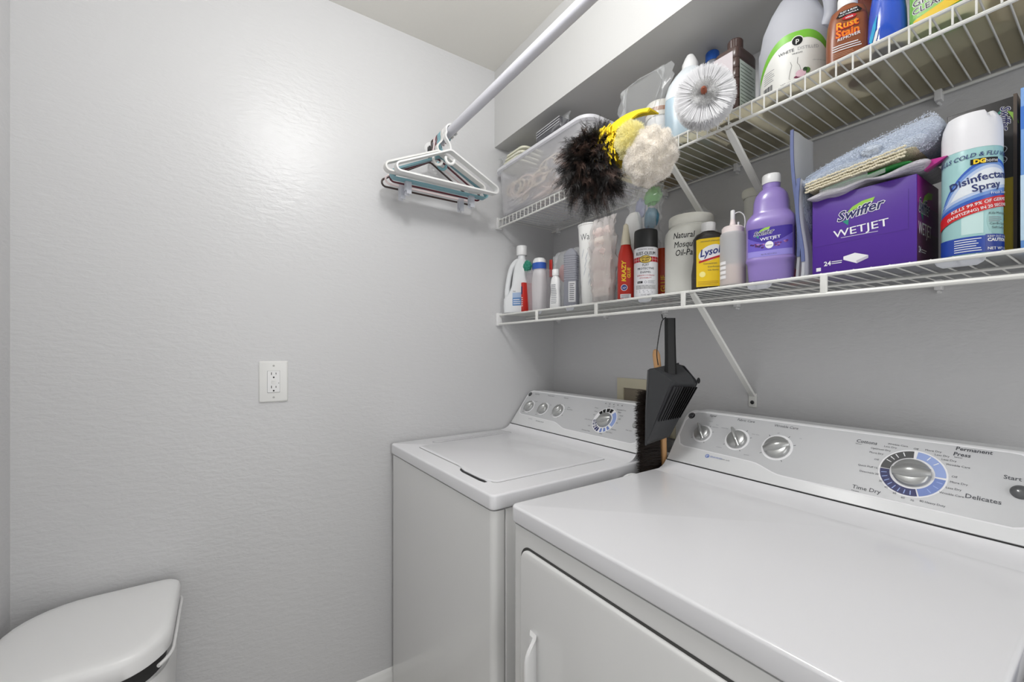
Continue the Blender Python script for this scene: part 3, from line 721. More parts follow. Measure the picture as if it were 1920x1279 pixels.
for i, z in enumerate((.02, .045, .07, .095, .118, .145, .175, .205)):
    s = crumple('sachet', (sm, sp)[i % 2], t, [(z, .031, .010, 3), (z+.014, .037, .0135, 3), (z+.03, .032, .011, 3)], .003, 60, 30, i, cap=True)
    q = Prints(lambda x, zz, e, z=z: Vector((x, -.0155-e, zz)), s, 'stripe'); q.lines(P_('pink_line', (222, 192, 188)), -.022, .022, z+.003, z+.02, 4, 1, .18, .1, 'stripe'); q.done()

# 6b white rounded bottle behind the bag
t = thing('rounded_bottle', 'white bottle with tilted domed top between the crumpled bag and red bottle', 'bottle', (.615, -.19, Z0), 20)
G().loft([(0, .026, .02, 3), (.004, .03, .023, 3), (.19, .03, .023, 3), (.235, .028, .022, 2.4), (.262, .024, .02, 2.1, .002), (.276, .016, .014, 2, .005), (.28, .004, .004, 2, .007)], 32).build('body', M_PLAS, t)
# 7 red glue bottle with cream cone cap
t = thing('glue_bottle', 'red squeeze bottle with cream cone cap and vertical yellow lettering', 'bottle', (.645, -.258, Z0), 38)
G().loft([(0, .021, .014, 3), (.004, .024, .017, 3), (.1, .024, .017, 3), (.135, .0215, .0155, 2.6), (.158, .015, .0125, 2.2), (.166, .012, .012, 2)], 32).build('body', P_('glue_red', (196, 44, 28), .35), t)
G().lathe([(.0155, .162), (.0135, .178), (.009, .205), (.007, .222), (.0025, .226)], 24).build('cap', P_('cream_plastic', (222, 214, 192), .4), t)
yel = P_('print_yellow', (244, 206, 40), .45)
p = Prints(sup(.024, .017, 3), t); p.text(yel, 'KRAZY', .0005, .052, .0165, 2, rot=90, bold=.0006, shear=.15, sx=1.15).text(yel, 'GLUE', .0135, .062, .0125, 2, rot=90, bold=.0004, shear=.15)
p.oval(M_WHITE, -.004, .035, .0095, .0095, 2).oval(P_('print_royal', (38, 56, 140), .4), -.004, .035, .008, .008, 3).text(M_WHITE, 'XP', -.004, .031, .009, 4, 'CENTER').band(M_WHITE, -.015, .015, .004, .016, 2).lines(M_INK, -.013, .013, .005, .015, 3, 3); p.done()
# 8 black capped spray can
t = thing('spray_can', 'spray paint can with matt black cap and white enamel label', 'spray can', (.7085, -.247, Z0), 37)
G().lathe([(.029, 0), (.0325, .002), (.033, .006), (.033, .135), (.0325, .139), (.026, .145)], 44).build('can', P_('can_white', (232, 232, 236), .35), t)
G().lathe([(.0315, .140), (.0325, .142), (.0322, .186), (.031, .191), (.027, .193), (.004, .1935)], 44).build('cap', P_('cap_black', (26, 27, 28), .5), t)
p = Prints(cyl(.033), t); rd = P_('print_red', (190, 30, 40), .45)
p.text(M_INK, 'PROTECTIVE  ENAMEL', 0, .1315, .0046, 2, 'CENTER').text(M_BLACK, 'RUST-OLEUM', 0, .1175, .0133, 2, 'CENTER', bold=.00035, sx=.72)
p.band(rd, -.045, .045, .098, .1125, 1, 20).oval(M_BLACK, 0, .1052, .0172, .0112, 2).oval(P_('label_gold', (230, 196, 84), .4), 0, .1052, .0158, .0098, 3).text(M_BLACK, 'STOPS', 0, .1062, .0078, 4, 'CENTER', bold=.0002).text(M_BLACK, 'RUST', 0, .0985, .0078, 4, 'CENTER', bold=.0002)
for k in range(-4, 5):
    if abs(k) > 1: p.band(M_WHITE, k*.0095, k*.0095+.0006, .098, .1125, 2, 1)
p.band(M_WHITE, -.045, -.017, .105, .1056, 2, 6).band(M_WHITE, .017, .045, .105, .1056, 2, 6)
for s_, z_, q_ in (('FLAT', .0865, .0082), ('PROTECTIVE', .0765, .0082), ('ENAMEL', .0665, .0082)): p.text(M_INK, s_, 0, z_, q_, 2, 'CENTER', bold=.0001)
p.text(rd, 'SUPERIOR COVERAGE', 0, .0585, .0052, 2, 'CENTER').text(rd, '& DURABILITY', 0, .0515, .0052, 2, 'CENTER')
p.band(M_BLACK, -.024, -.008, .0385, .0445, 1, 5).text(M_WHITE, 'FLAT', -.022, .0395, .0045).ring(M_INKL, 0, .0415, .0025, .0035).lines(M_INKL, .006, .027, .037, .047, 3, 1)
p.band(P_('label_grey', (190, 190, 192), .4), -.03, .03, .022, .034, 1, 14).lines(M_INKL, -.027, .027, .023, .033, 3, 2).lines(M_INKL, -.028, .028, .012, .02, 2, 1).text(M_INK, '12 OZ. NET', 0, .0045, .005, 2, 'CENTER'); p.done()
# 9 orange bottle behind the can
t = thing('orange_bottle', 'orange red bottle half hidden between the spray can and handwritten jar', 'bottle', (.712, -.178, Z0), 30)
G().loft([(0, .026, .018, 3), (.004, .029, .021, 3), (.085, .029, .021, 3), (.115, .022, .017, 2.5), (.13, .012, .012, 2), (.15, .012, .012, 2)], 32).build('body', P_('orange_red', (198, 66, 22), .35), t)
p = Prints(sup(.029, .021, 3), t); p.text(yel, 'GLUE', .012, .02, .02, 1, rot=90, bold=.0003); p.done()

# 10 blue and green wrapped bag, clear bag behind
t = thing('twisted_bag', 'clear bag with blue and green wrappers hanging behind the spray can', 'bag', (.665, -.175, Z0+.1))
crumple('film', M_CLEAR2, t, [(.01, .03, .014, 2.5, .01), (.05, .03, .018, 2.5, -.0), (.11, .036, .02, 2.5, -.012), (.17, .046, .022, 2.5, -.018), (.215, .052, .018, 2.5, -.014), (.25, .04, .01, 2.5, -.01)], .008, 30, 48, 5)
bl = P_('wrap_blue', (58, 124, 208), .3, var=(30, .3)); gr = P_('wrap_green', (104, 180, 84), .35, var=(30, .25))
for q, m_ in (((.002, -.004, .035, .022, .012, .034), bl), ((-.012, -.006, .09, .020, .012, .030), bl), ((.006, .0, .15, .024, .014, .032), P_('wrap_teal', (76, 132, 158), .35, var=(30, .3))), ((.012, .0, .215, .030, .014, .026), gr), ((-.03, -.004, .19, .018, .01, .03), P_('wrap_lilac', (176, 180, 214), .35))):
    G().ball(q[:3], q[3], q[4], q[5], 18, 12, .35, 4, q[2]*90).build('wrapper', m_, t)
t = thing('clear_bag', 'empty clear plastic bag standing between the wrapper bag and the jar', 'bag', (.735, -.07, Z0+.02))
crumple('film', M_CLEAR, t, [(.0, .03, .02, 2.5), (.08, .05, .025, 2.5), (.15, .055, .02, 2.5), (.21, .045, .012, 2.5), (.26, .025, .004, 2.5)], .009, 26, 44, 12)

# 11 handwritten jar
t = thing('handwritten_jar', 'large white jar with handwritten mosquito note and wide screw lid', 'jar', (.813, -.19, Z0), 33)
jm = P_('jar_white', (228, 228, 221), .4)
G().lathe([(.06, 0), (.066, .003), (.067, .008), (.067, .158), (.065, .17), (.058, .18), (.054, .183), (.054, .19)], 48).build('body', jm, t)
G().lathe([(.0555, .186), (.057, .188), (.057, .209), (.0555, .212), (.05, .213), (.004, .2135)], 48).build('lid', P_('jar_lid', (224, 223, 214), .45), t)
p = Prints(cyl(.067), t)
for s_, x_, z_ in (('Natural', -.047, .146), ('Mosquito', -.045, .122), ('Oil-Patch', -.041, .100)): p.text(M_BLACK, s_, x_, z_, .0225, 1, rot=-1.5, sx=.8, shear=.15, bold=.0002, name='handwriting')
p.done()
# 12 black and yellow disinfectant bottle
t = thing('cleaner_bottle', 'black curved bottle with white cap and yellow Lysol label', 'bottle', (.897, -.245, Z0), 27)
t['label'] = 'black waisted bottle with white cap and bright yellow label'
G().loft([(0, .035, .018, 3.5), (.004, .039, .021, 3.5), (.04, .0395, .0215, 3.2), (.075, .035, .02, 3), (.105, .0345, .02, 3), (.128, .036, .02, 2.8), (.14, .028, .018, 2.4), (.146, .014, .014, 2), (.15, .013, .013, 2)], 44).build('body', P_('bottle_black', (42, 38, 34), .3), t)
G().lathe([(.0165, .146), (.0165, .165), (.0155, .168), (.004, .1685)], 28).build('cap', M_PLAS, t)
lx = P_('label_lysol', (240, 202, 22), .4)
p = Prints(lambda x, z, e: Vector((x, -(.0218*(max(0, 1-abs(x/.04)**3.2))**(1/3.2)+e+.0003), z)), t)
p.band(lx, -.026, .033, lambda x: .008, lambda x: .126-.25*max(0, -x-.018), 1, 16)
p.oval(M_WHITE, .006, .09, .027, .0185, 2, rot=.25).text(P_('lysol_blue', (34, 48, 124)), 'Lysol', -.018, .0805, .0245, 4, rot=11, shear=.35, bold=.0005, sx=.9)
p.band(rd, -.02, .03, lambda x: .066+.25*(x+.02), lambda x: .071+.25*(x+.02), 3, 8).text(M_INK, 'Concentrate', -.01, .062, .006, 3).text(M_INK, 'Disinfectant', .0, .054, .0055, 3).text(M_INK, 'Kills Germs', .0, .046, .005, 3)
p.oval(P_('print_cream', (250, 236, 150)), -.012, .038, .007, .007, 3).text(M_INK, 'MAXIMUM STRENGTH', -.016, .117, .0045, 3).lines(P_('print_ochre', (196, 150, 20)), -.022, .026, .011, .022, 3, 3); p.done()
# 13 squeeze bottle
t = thing('squeeze_bottle', 'translucent squeeze bottle with pink powder and tethered nozzle cap', 'bottle', (.964, -.256, Z0), 26)
G().lathe([(.025, 0), (.0275, .003), (.0275, .118), (.026, .124), (.022, .128)], 36).build('body', frosted('squeeze_frost', (222, 224, 226), .7), t)
G().lathe([(.024, .003), (.0262, .005), (.0262, .045), (.02, .052), (.003, .053)], 32).build('contents', P_('pink_powder', (226, 194, 178), .8), t)
G().lathe([(.0235, .124), (.0235, .137), (.02, .141), (.007, .144), (.0045, .16), (.003, .171)], 30).build('nozzle_cap', P_('cap_pinkish', (230, 218, 216), .45), t)
nz = G().lathe([(.0048, .158), (.0048, .178), (.004, .18)], 16); nz.build('nozzle_tip', M_PLAS, t)
G().tube(bez([(.003, 0, .172), (.014, 0, .174), (.023, 0, .165), (.0255, 0, .15), (.024, 0, .135)], 6), .0013, 6).build('cap_tether', M_PLAS, t)
G().lathe([(.002, .138), (.002, .148)], 8, .012, -.012).build('nub', M_PLAS, t)
p = Prints(cyl(.0275), t)
for i in range(4): p.band(M_WHITE, -.034, -.014, .018+i*.011, .025+i*.011, 1, 4)
p.done()
# 14 tall lidded beaker behind
t = thing('lidded_beaker', 'narrow pale beaker with flanged lid behind the squeeze and purple bottles', 'beaker', (.925, -.075, Z0))
bm_ = P_('beaker_white', (204, 204, 196), .5)
G().lathe([(.02, 0), (.0225, .003), (.025, .26)], 32).build('body', bm_, t)
G().lathe([(.027, .255), (.0305, .262), (.0305, .274), (.029, .277), (.004, .278)], 36).build('lid', P_('beaker_lid', (218, 217, 206), .45), t)
# 15 purple bottle
t = thing('refill_bottle', 'large purple floor cleaner refill bottle with white cap', 'bottle', (1.041, -.238, Z0), 17)
pb = mat('purple_plastic', (142, 122, 190), .28, coat=.2)
G().loft([(0, .038, .029, 4), (.004, .043, .034, 4), (.03, .0445, .0355, 4), (.042, .0455, .0365, 4), (.047, .0475, .038, 5), (.051, .0475, .038, 5), (.053, .0465, .037, 5), (.118, .0465, .037, 5), (.120, .0475, .038, 5), (.132, .0475, .038, 5),
          (.142, .0455, .0365, 4), (.15, .040, .032, 3.5), (.157, .035, .03, 3), (.18, .034, .0295, 2.8), (.194, .031, .027, 2.5), (.205, .0235, .0225, 2.1), (.209, .0175, .0175, 2), (.222, .0168, .0168, 2)], 52).build('body', pb, t)
G().lathe([(.018, .220), (.0185, .223), (.0182, .238), (.0165, .2405), (.004, .241)], 32).build('cap', M_PLAS, t)
pm = sup(.0466, .0371, 5)
lp = P_('label_violet', (64, 44, 150), .35); ll = P_('label_lilac', (150, 140, 218), .35); lm = P_('label_mid_violet', (104, 88, 190), .35)
p = Prints(pm, t); p.band(ll, -.0405, .0425, .055, .117, 1, 24).band(lm, -.0405, .0425, .068, .098, 2, 24).band(lp, -.0405, .0425, lambda x: .084+9*x*x, .117, 3, 24)
gz = P_('print_green', (150, 200, 70), .4)
def swiffer(p, x, z, s, lift, rot, teal=True, full='Swiffer', sx=.85):
    p.poly(gz, [(x+s*.6*cos(R(rot))-s*.55*sin(R(rot))*0-.0, z+s*.45+s*.6*sin(R(rot))), (x+s*1.0, z+s*.95), (x+s*1.6, z+s*1.22), (x+s*2.35, z+s*1.3), (x+s*2.2, z+s*.95), (x+s*1.6, z+s*.85)], lift, name='swoosh')
    if teal: p.poly(P_('print_teal', (30, 140, 120)), [(x+s*.35, z-.05*s), (x+s*.75, z+s*.1), (x+s*.72, z-s*.42)], lift, name='swoosh')
    p.text(M_WHITE, full, x, z, s, lift+1, rot=rot, shear=.35, bold=s*.06, sx=sx); p.text(P_('logo_navy', (30, 28, 92)), full, x, z, s, lift+2, rot=rot, shear=.35, bold=s*.02, sx=sx)
swiffer(p, -.029, .1005, .0135, 4, 5, sx=1.0)
p.text(M_WHITE, 'WETJET', .003, .0905, .0088, 5, 'CENTER', rot=3, bold=.0003, sx=1.25).oval(M_WHITE, .001, .079, .0078, .0078, 5).text(M_NAVY, 'febreze', .001, .0775, .0036, 6, 'CENTER')
fl = P_('flower_purple', (110, 40, 120), .5); fd = P_('flower_dark', (60, 30, 84), .5)
for i in range(34):
    a = rnd(-.034, .036)
    if abs(a) < .009: continue
    p.oval((fl, fd, P_('flower_pink', (176, 120, 180)))[i % 3], a, .077+6*a*a+rnd(-.005, .005)*(1-abs(a)/.05), .0022, .0016, 5, n=5, name='flowers')
p.text(M_INK, '42.2 FL OZ (1.25 L)', .0, .0585, .0036, 5, 'CENTER'); p.done()
p = Prints(lambda x, z, e: Vector((.0468+e, x, z)), t); p.band(lp, -.026, .024, .055, .117, 1).text(M_WHITE, 'USE', -.02, .107, .007, 2, bold=.0002).lines(M_WHITE, -.022, .015, .08, .104, 5).ring(M_INKL, 0, .068, .006, .008, lift=2); p.done()
# 16 orange item, zip bags
t = thing('orange_box', 'low orange red box behind the purple bottle and the zip bags', 'box', (1.085, -.2, Z0))
G().rbox(-.03, .04, -.02, .03, 0, .028, .003, .002).build('body', P_('orange_red', (198, 66, 22)), t)
def zipbag(lab, x, y, h, wid, lean, colr, yw):
    t = thing('zip_bag', lab, 'bag', (x, y, Z0), group='zip bags beside the purple box')
    rr = []; n = 20
    fm = M_MILK
    for i in range(17):
        u = i/16; z = h*u; sxx = lean*u*u
        wv = .004*sin(u*6+x*40)
        rr.append([(sxx+wv+.0035*(1 if k < 10 else -1)*(1-.6*u)+.0012*sin(k*1.3), yw*(cos(pi*(k % 10)/9) if k < 10 else -cos(pi*(k % 10)/9)), z) for k in range(20)])
    G().rings(rr, cap=False).build('film', fm, t, smooth=60)
    z1 = G().rings([[(lean*u*u+.004*sin(u*6+x*40)+dx, -yw-.0015+dy, h*u) for dx, dy in ((-.003, 0), (.003, 0), (.003, .003), (-.003, .003))] for u in [i/20 for i in range(3, 21)]])
    z1.build('zip_strip', P_('zip_blue', (92, 104, 150), .4), t, smooth=50)
zipbag('tall zip bag with blue zip standing behind the left end of the blue towel', 1.097, -.2, .318, .1, -.008, 0, .05)
zipbag('clear zip bag with blue zip in front of the left side of the purple box', 1.117, -.262, .2, .1, -.006, 0, .02)
# 17 purple box
BX0, BX1, BY0, BY1, BH = 1.133, 1.289, -.27, -.145, .152
t = thing('refill_box', 'purple cardboard box of mop pad refills under the folded towels', 'box', ((BX0+BX1)/2, (BY0+BY1)/2, Z0), -1)
hx, hy = (BX1-BX0)/2, (BY1-BY0)/2
G().rbox(-hx, hx, -hy, hy, 0, BH, .0008, .0008).build('carton', P_('box_purple', (76, 32, 144), .38), t)
G().box(-hx+.002, hx-.002, -hy+.002, hy-.002, BH, BH+.0008).build('top_flap', P_('box_dark_purple', (60, 26, 110), .4), t, smooth=0)
p = Prints(flat(-hy), t)
swiffer(p, -.036, .098, .0245, 2, 8, sx=1.02)
p.text(M_WHITE, 'WETJET', .0, .071, .0195, 3, 'CENTER', rot=3.5, bold=.0003, sx=1.22).lines(M_WHITE, -.03, .026, .0655, .068, 1, 2, .3, .05)
p.text(M_WHITE, '24', -.058, .017, .012, 2, bold=.0003).lines(M_WHITE, -.045, -.026, .018, .025, 2, 2, .4, .3)
p.poly(M_WHITE, [(-.026, .03), (-.008, .034), (.012, .026), (.012, .021), (-.005, .014), (-.026, .024)], 2, 'pad_picture').poly(P_('pad_shade', (196, 190, 206)), [(-.005, .014), (.012, .021), (.012, .026), (-.006, .019)], 3, 'pad_picture')
p.band(M_WHITE, -.071, -.063, .008, .015, 2).band(P_('box_crease', (66, 30, 126)), -hx+.002, hx-.01, lambda x: .056+.03*(x+hx), lambda x: .0565+.03*(x+hx), 1, 6, name='crease').band(P_('box_crease', (66, 30, 126)), hx-.011, hx-.0104, .062, .13, 1, name='crease')
p.done()
p = Prints(flatx(hx), t); p.band(P_('box_magenta', (156, 42, 144)), -hy+.001, hy, .105, BH-.001, 1, 6).band(P_('box_wine', (116, 38, 124)), -hy+.001, hy, .06, .105, 1).band(P_('box_brown', (84, 40, 84)), -hy+.001, hy, .001, .06, 1)
swiffer(p, -.056, .09, .034, 3, 0, True, 'Swiffer', .62)
p.text(M_WHITE, 'WETJET', -.056, .052, .031, 3, bold=.0003, sx=.66).text(M_WHITE, '24', -.055, .02, .015, 3, sx=.8, bold=.0002).lines(M_WHITE, -.04, -.01, .02, .028, 2, 3); p.done()
# 18 stack of cloths: film bag, green pack, knitted cloth, towel
ZT0 = Z0+BH
cloth_b = [((260, 260, 260), 1.0, .0035)]
def pad(g, x0, x1, y0, y1, zf, th, r=.012, nx=34, seed=0, wob=.004, n=22, rnd_=10):
    """soft folded slab whose centre line follows zf(x); thickness th(x)"""
    rr = []
    for i in range(nx+1):
        u = i/nx; x = x0+(x1-x0)*u; end = min(1, sqrt(max(.0, 1-((2*u-1)**rnd_)))); hz = th(u)/2*max(end, .12); hyy = (y1-y0)/2*(.9+.1*end); ring = []
        for k in range(n):
            t = 2*pi*(k+.5)/n; c, d = cos(t), sin(t)
            y = hyy*math.copysign(abs(c)**.28, c); z = hz*math.copysign(abs(d)**.75, d)
            q = noise.noise(Vector((x*26+seed, y*30, z*30+seed)))*wob
            ring.append((x+q*.5, (y0+y1)/2+y+q, zf(u)+z+q))
        rr.append(ring)
    return g.rings(rr)
t = thing('film_packet', 'crinkled clear and white film packet lying on the purple box', 'packet', (0, 0, ZT0))
g = G(); pad(g, 1.128, 1.305, -.283, -.15, lambda u: .0035+.012*u*u, lambda u: .012+.004*sin(u*9), seed=4, wob=.008, nx=50, n=30)
g.build('film', mat('crinkled_film', (206, 202, 212), .18, alpha=.75, spec=.8, bump=[((120, 200, 300), .9, .004)]), t, smooth=60)
g = G()
for k, (a, b) in enumerate(((1.15, -.012), (1.19, -.02), (1.165, -.008))):
    g.rings([[(a+.06*u, -.2855, .002+.01*u+q*(.012+b*.2)) for q in (0, 1)] for u in [i/8 for i in range(9)]], closed=False)
g.build('torn_edge', M_CLEAR2, t, smooth=60)
t = thing('green_pack', 'flat bright green plastic wrapped pack under the knitted cloth', 'packet', (0, 0, ZT0))
g = G(); pad(g, 1.145, 1.283, -.276, -.16, lambda u: .0145+.010*u, lambda u: .008+.003*u, seed=8, wob=.003); g.build('wrap', mat('green_film', (30, 140, 60), .22, coat=.3, var=(24, .35)), t, smooth=60)
t = thing('pink_wrapper', 'pink plastic wrapper corner poking out right of the green pack', 'packet', (1.295, -.262, ZT0+.004))
G().add([(0, 0, 0), (.03, -.012, .012), (.002, -.004, .0155), (0, .02, .002), (.03, .0, .0125), (.002, .02, .016)], [(0, 1, 2), (3, 5, 4), (0, 3, 4, 1), (1, 4, 5, 2), (2, 5, 3, 0)]).build('film', P_('pink_film', (200, 60, 150), .3), t)
t = thing('knitted_cloth', 'tan and cream knitted dishcloth folded under the blue towel', 'cloth', (0, 0, ZT0))
kn = mat('knit_tan', (206, 196, 168), .95, bump=[((420, 420, 420), 1, .004)], var=(160, .35))
g = G(); pad(g, 1.126, 1.262, -.287, -.17, lambda u: .0175+.017*u, lambda u: .0085, seed=2, wob=.003); g.build('fold', kn, t, smooth=60)
g = G(); pad(g, 1.128, 1.288, -.284, -.17, lambda u: .0265+.0165*u, lambda u: .0085, seed=21, wob=.003); g.build('fold', kn, t, smooth=60)
g = G()
for i in range(46):
    for j in range(4):
        u = (i+.5*(j % 2))/46; x = 1.128+.15*u; z = .0135+(.0175)*u+j*.0052+rnd(-.0006, .0006)
        g.ball((x, -.2885+rnd(-.001, .0015), z), .0026, .0022, .0021, 6, 4)
g.build('stitches', P_('knit_cream', (222, 214, 190), .95), t, stuff=True)
t = thing('blue_towel', 'pale blue terry towel folded on top of the purple box', 'towel', (0, 0, ZT0))
tw = mat('terry_blue', (214, 224, 240), .97, bump=[((330, 330, 330), 1, .006), ((80, 80, 80), .5, .004)])
g = G(); pad(g, 1.105, 1.30, -.272, -.12, lambda u: .033+.028*u+.004*sin(u*7), lambda u: .018+.014*u, seed=5, wob=.006, nx=60, n=44); g.build('fold', tw, t, smooth=70)
g = G(); pad(g, 1.118, 1.315, -.262, -.12, lambda u: .046+.035*u**.9+.005*sin(u*5), lambda u: .016+.056*u**1.3, seed=15, wob=.007, nx=80, n=44, rnd_=6); g.build('fold', tw, t, smooth=70)
g = G().loft([(-.07, .004, .012, 2.4), (-.066, .011, .024, 2.4), (-.02, .012, .03, 2.4), (.02, .012, .036, 2.4), (.038, .006, .03, 2.4)], 28)
for i, v in enumerate(g.v):
    q = noise.noise(Vector(v)*40)*.004; g.v[i] = (v[0]+1.107+q, v[1]-.225+q, v[2]+q)
g.build('hanging_end', tw, t, smooth=70)
g = G().ball((1.226, -.262, .0635), .017, .014, .011, 22, 14, .3, 2.5, 6); g.build('rolled_edge', tw, t, smooth=70)
g = G()
for q in range(12000):
    src = random.random()
    u = rnd(.0, 1)
    if src < .6:
        x = 1.118+.197*u; zc = .046+.035*u**.9+.005*sin(u*5); th = (.016+.056*u**1.3)/2*(1 if u < .88 else sqrt(max(0, 1-((u-.88)/.12)**2)))
    else:
        x = 1.105+.195*u; zc = .033+.028*u+.004*sin(u*7); th = (.018+.014*u)/2
    a = rnd(-pi*.5, pi*.6); zz = zc+th*sin(a)*.97; yy = (-.262 if src < .6 else -.272)-.002+.012*(1-cos(a))
    if a > 1.2: yy = rnd(-.262, -.2)
    d = Vector((rnd(-1, 1), -cos(a)+rnd(-.4, .4), sin(a)*.5+rnd(-.6, .4))).normalized()*rnd(.0008, .0019); c = Vector((x, yy, zz)); s = Vector((.0005, 0, .0004))
    g.add([c-s, c+s, c+d], [(0, 1, 2)])
g.build('terry_loops', P_('terry_light', (224, 232, 246), 1.0), t, smooth=0, stuff=True)

# 19 disinfectant spray can
t = thing('spray_can', 'tall disinfectant spray can with white flip cap and teal label', 'spray can', (1.347, -.243, Z0), 27)
r_ = .0342
G().lathe([(.031, 0), (.0338, .002), (r_, .005), (r_, .176), (.033, .18)], 56).build('can', P_('can_teal', (160, 204, 204), .28), t)
g = G(); n = 56; rr = []
def captop(a, base):  # low front notch at the right
    x = cos(a)
    return base
prof = [(.0345, .168), (.0342, .20), (.0325, .214)]
for r1, z1 in prof: rr.append([(r1*cos(2*pi*k/n), r1*sin(2*pi*k/n), z1) for k in range(n)])
def tz(k):
    a = 2*pi*k/n; x = cos(a); return .2275 if x < .25 else (.2275-.012*(x-.25)/.2 if x < .45 else (.2155+.010*(x-.45)/.1 if x < .55 else .2255-.004*(x-.55)))
rr.append([(.0275*cos(2*pi*k/n), .0275*sin(2*pi*k/n), tz(k)) for k in range(n)])
rr.append([(.024*cos(2*pi*k/n), .024*sin(2*pi*k/n), tz(k)+.001) for k in range(n)]); rr.append([(.012*cos(2*pi*k/n), .012*sin(2*pi*k/n), min(tz(k), .226)) for k in range(n)])
g.rings(rr).build('cap', P_('cap_white', (232, 232, 236), .42), t, smooth=50)
p = Prints(cyl(r_), t); A = r_*1.75
rb_ = P_('spray_blue', (48, 92, 186), .35); sl = P_('spray_light', (188, 204, 232), .35); sw = P_('spray_white', (228, 234, 240), .35); sm_ = P_('spray_mid', (112, 150, 212), .35)
hump = lambda h, k=9: (lambda x: h-k*(x-.012)**2)
dip = lambda h: (lambda x: h+.28*x-1.5*x*x)
p.band(P_('spray_teal_light', (200, 228, 226), .35), -.022, .002, .034, .074, 1, 8).oval(P_('spray_teal_mid', (158, 200, 198), .35), .020, .052, .014, .021, 1)
p.band(rb_, -A, A, dip(.083), lambda x: max(dip(.083)(x)+.001, hump(.149, 17)(x)), 2, 40).band(sm_, -A, A, dip(.0915), lambda x: max(dip(.0915)(x)+.0005, hump(.144, 17)(x)), 3, 40).band(sl, -A, A, dip(.0965), lambda x: max(dip(.0965)(x)+.0005, hump(.139, 18)(x)), 4, 40).band(sw, -A, A, dip(.101), lambda x: max(dip(.101)(x)+.0005, hump(.134, 20)(x)), 5, 40)
p.band(P_('spray_red', (206, 30, 34), .35), -A, A, lambda x: .068+.26*x-1.6*x*x, lambda x: .0855+.26*x-1.6*x*x, 6, 36)
nv = P_('spray_navy', (40, 52, 110), .4)
p.text(nv, 'KILLS COLD & FLU VIRUSES', .0, .1535, .0092, 6, 'CENTER', shear=.2, curve=-1.2, bold=.0001).band(M_BLACK, -.012, .02, .1415, .150, 6, 10).text(yel, 'DG', -.009, .1425, .009, 8, bold=.0006).text(M_WHITE, 'home', .0035, .1428, .0082, 8, sx=.85)
p.text(nv, 'Disinfectant', .0015, .1155, .0158, 7, 'CENTER', rot=9, bold=.0003, curve=-1.8).text(nv, 'Spray', .007, .1015, .0155, 7, 'CENTER', rot=8, bold=.0003)
p.text(M_WHITE, 'Fresh Scent', .010, .0925, .006, 8, rot=6).text(M_WHITE, 'KILLS 99.9% OF GERMS', .0, .0785, .0070, 8, 'CENTER', rot=12, shear=.2, bold=.0002, curve=-1.4).text(M_WHITE, '(SANITIZING) IN 20 SECONDS', .001, .0705, .0062, 8, 'CENTER', rot=12, bold=.0001, curve=-1.4)
p.text(M_INK, 'Kills Mold & Mildew', .008, .062, .005, 5).lines(M_INKL, .008, .03, .05, .059, 3, 3).text(M_INK, 'Can Be Used On', .009, .046, .005, 5).text(M_INK, 'Soft Surfaces', .012, .040, .005, 5)
p.band(P_('spray_deep', (36, 70, 166), .35), -A, A, .004, .030, 4, 30).band(P_('spray_deep2', (30, 58, 150), .35), .004, A, .004, .0315, 5, 16).text(M_WHITE, 'KEEP OUT OF REACH', .006, .0265, .0042, 7).text(M_WHITE, 'CAUTION', .006, .0205, .0066, 7, bold=.0003).text(M_WHITE, 'NET WT 12.5 OZ', .006, .0075, .006, 7, bold=.0003).lines(M_WHITE, -.03, .0, .006, .028, 6, 6); p.done()
# 20 black and yellow carton, blue carton
t = thing('refill_box', 'tall black and yellow cardboard box behind the disinfectant can', 'box', (1.372, -.17, Z0), 0)
G().rbox(-.062, .0145, -.022, .075, 0, .262, .0008, .0008).build('carton', P_('box_black', (44, 42, 42), .4), t)
G().box(.0145, .0185, -.03, .08, 0, .262).build('side_flap', P_('box_brown_card', (98, 84, 72), .6), t, smooth=0)
p = Prints(flat(-.022), t); p.band(P_('box_yellow', (226, 196, 40), .4), -.0615, .014, .001, .132, 1).oval(rb_, -.006, .092, .008, .012, 2).ring(nv, -.012, .066, .014, .016, lift=2)
for z_ in (.163, .18): p.oval(M_WHITE, .0, z_, .0075, .0065, 2).oval(P_('box_black', (44, 42, 42)), .0, z_, .0065, .0055, 3).lines(M_WHITE, -.005, .005, z_-.003, z_+.003, 2, 4)
p.done()
p = Prints(lambda x, z, e: Vector((.0005+z, -.022-e, .250-x)), t)
swiffer(p, 0, 0, .0145, 2, 0, sx=.95); p.done()
t = thing('refill_box', 'light and mid blue box at the right edge of the lower shelf', 'box', (1.4035, -.205, Z0))
bx = G().rbox(-.006, .06, -.03, .06, 0, .254, .001, .001); bx.build('carton', P_('box_sky', (106, 156, 220), .4), t)
p = Prints(flat(-.03), t); p.band(P_('box_blue', (58, 118, 206)), -.006, .06, .19, .225, 1).band(P_('box_ice', (196, 222, 240)), -.006, .06, .02, .12, 1); p.done()
# shelf clips / tabs under the front rail
first = None
for i, (x, k, lab) in enumerate(((.26, .7, 'white plastic tab on the shelf rail under the clear tub'), (.432, .8, 'white plastic tab on the shelf rail under the ribbed bottle'), (.737, .9, 'white plastic tab on the shelf rail under the black capped spray can'), (1.039, 1, 'white plastic tab on the shelf rail under the purple bottle'), (1.341, 1.1, 'white plastic tab on the shelf rail under the disinfectant can'))):
    g = G().prism([(-.026, 0), (-.0235, -.006), (-.017, -.0105), (.017, -.0105), (.0235, -.006), (.026, 0)], lambda a, b, h: (a*k, -.288+h, b), 0, .0012)
    o = g.build('shelf_tab', M_FROST, smooth=30); o.location = (x, 0, Z0-.006); tag(o, lab, 'tab', 'plastic tabs on the lower shelf rail')

# ------------------------------------------------------------ things on the upper shelf
ZA = ZU+.0047
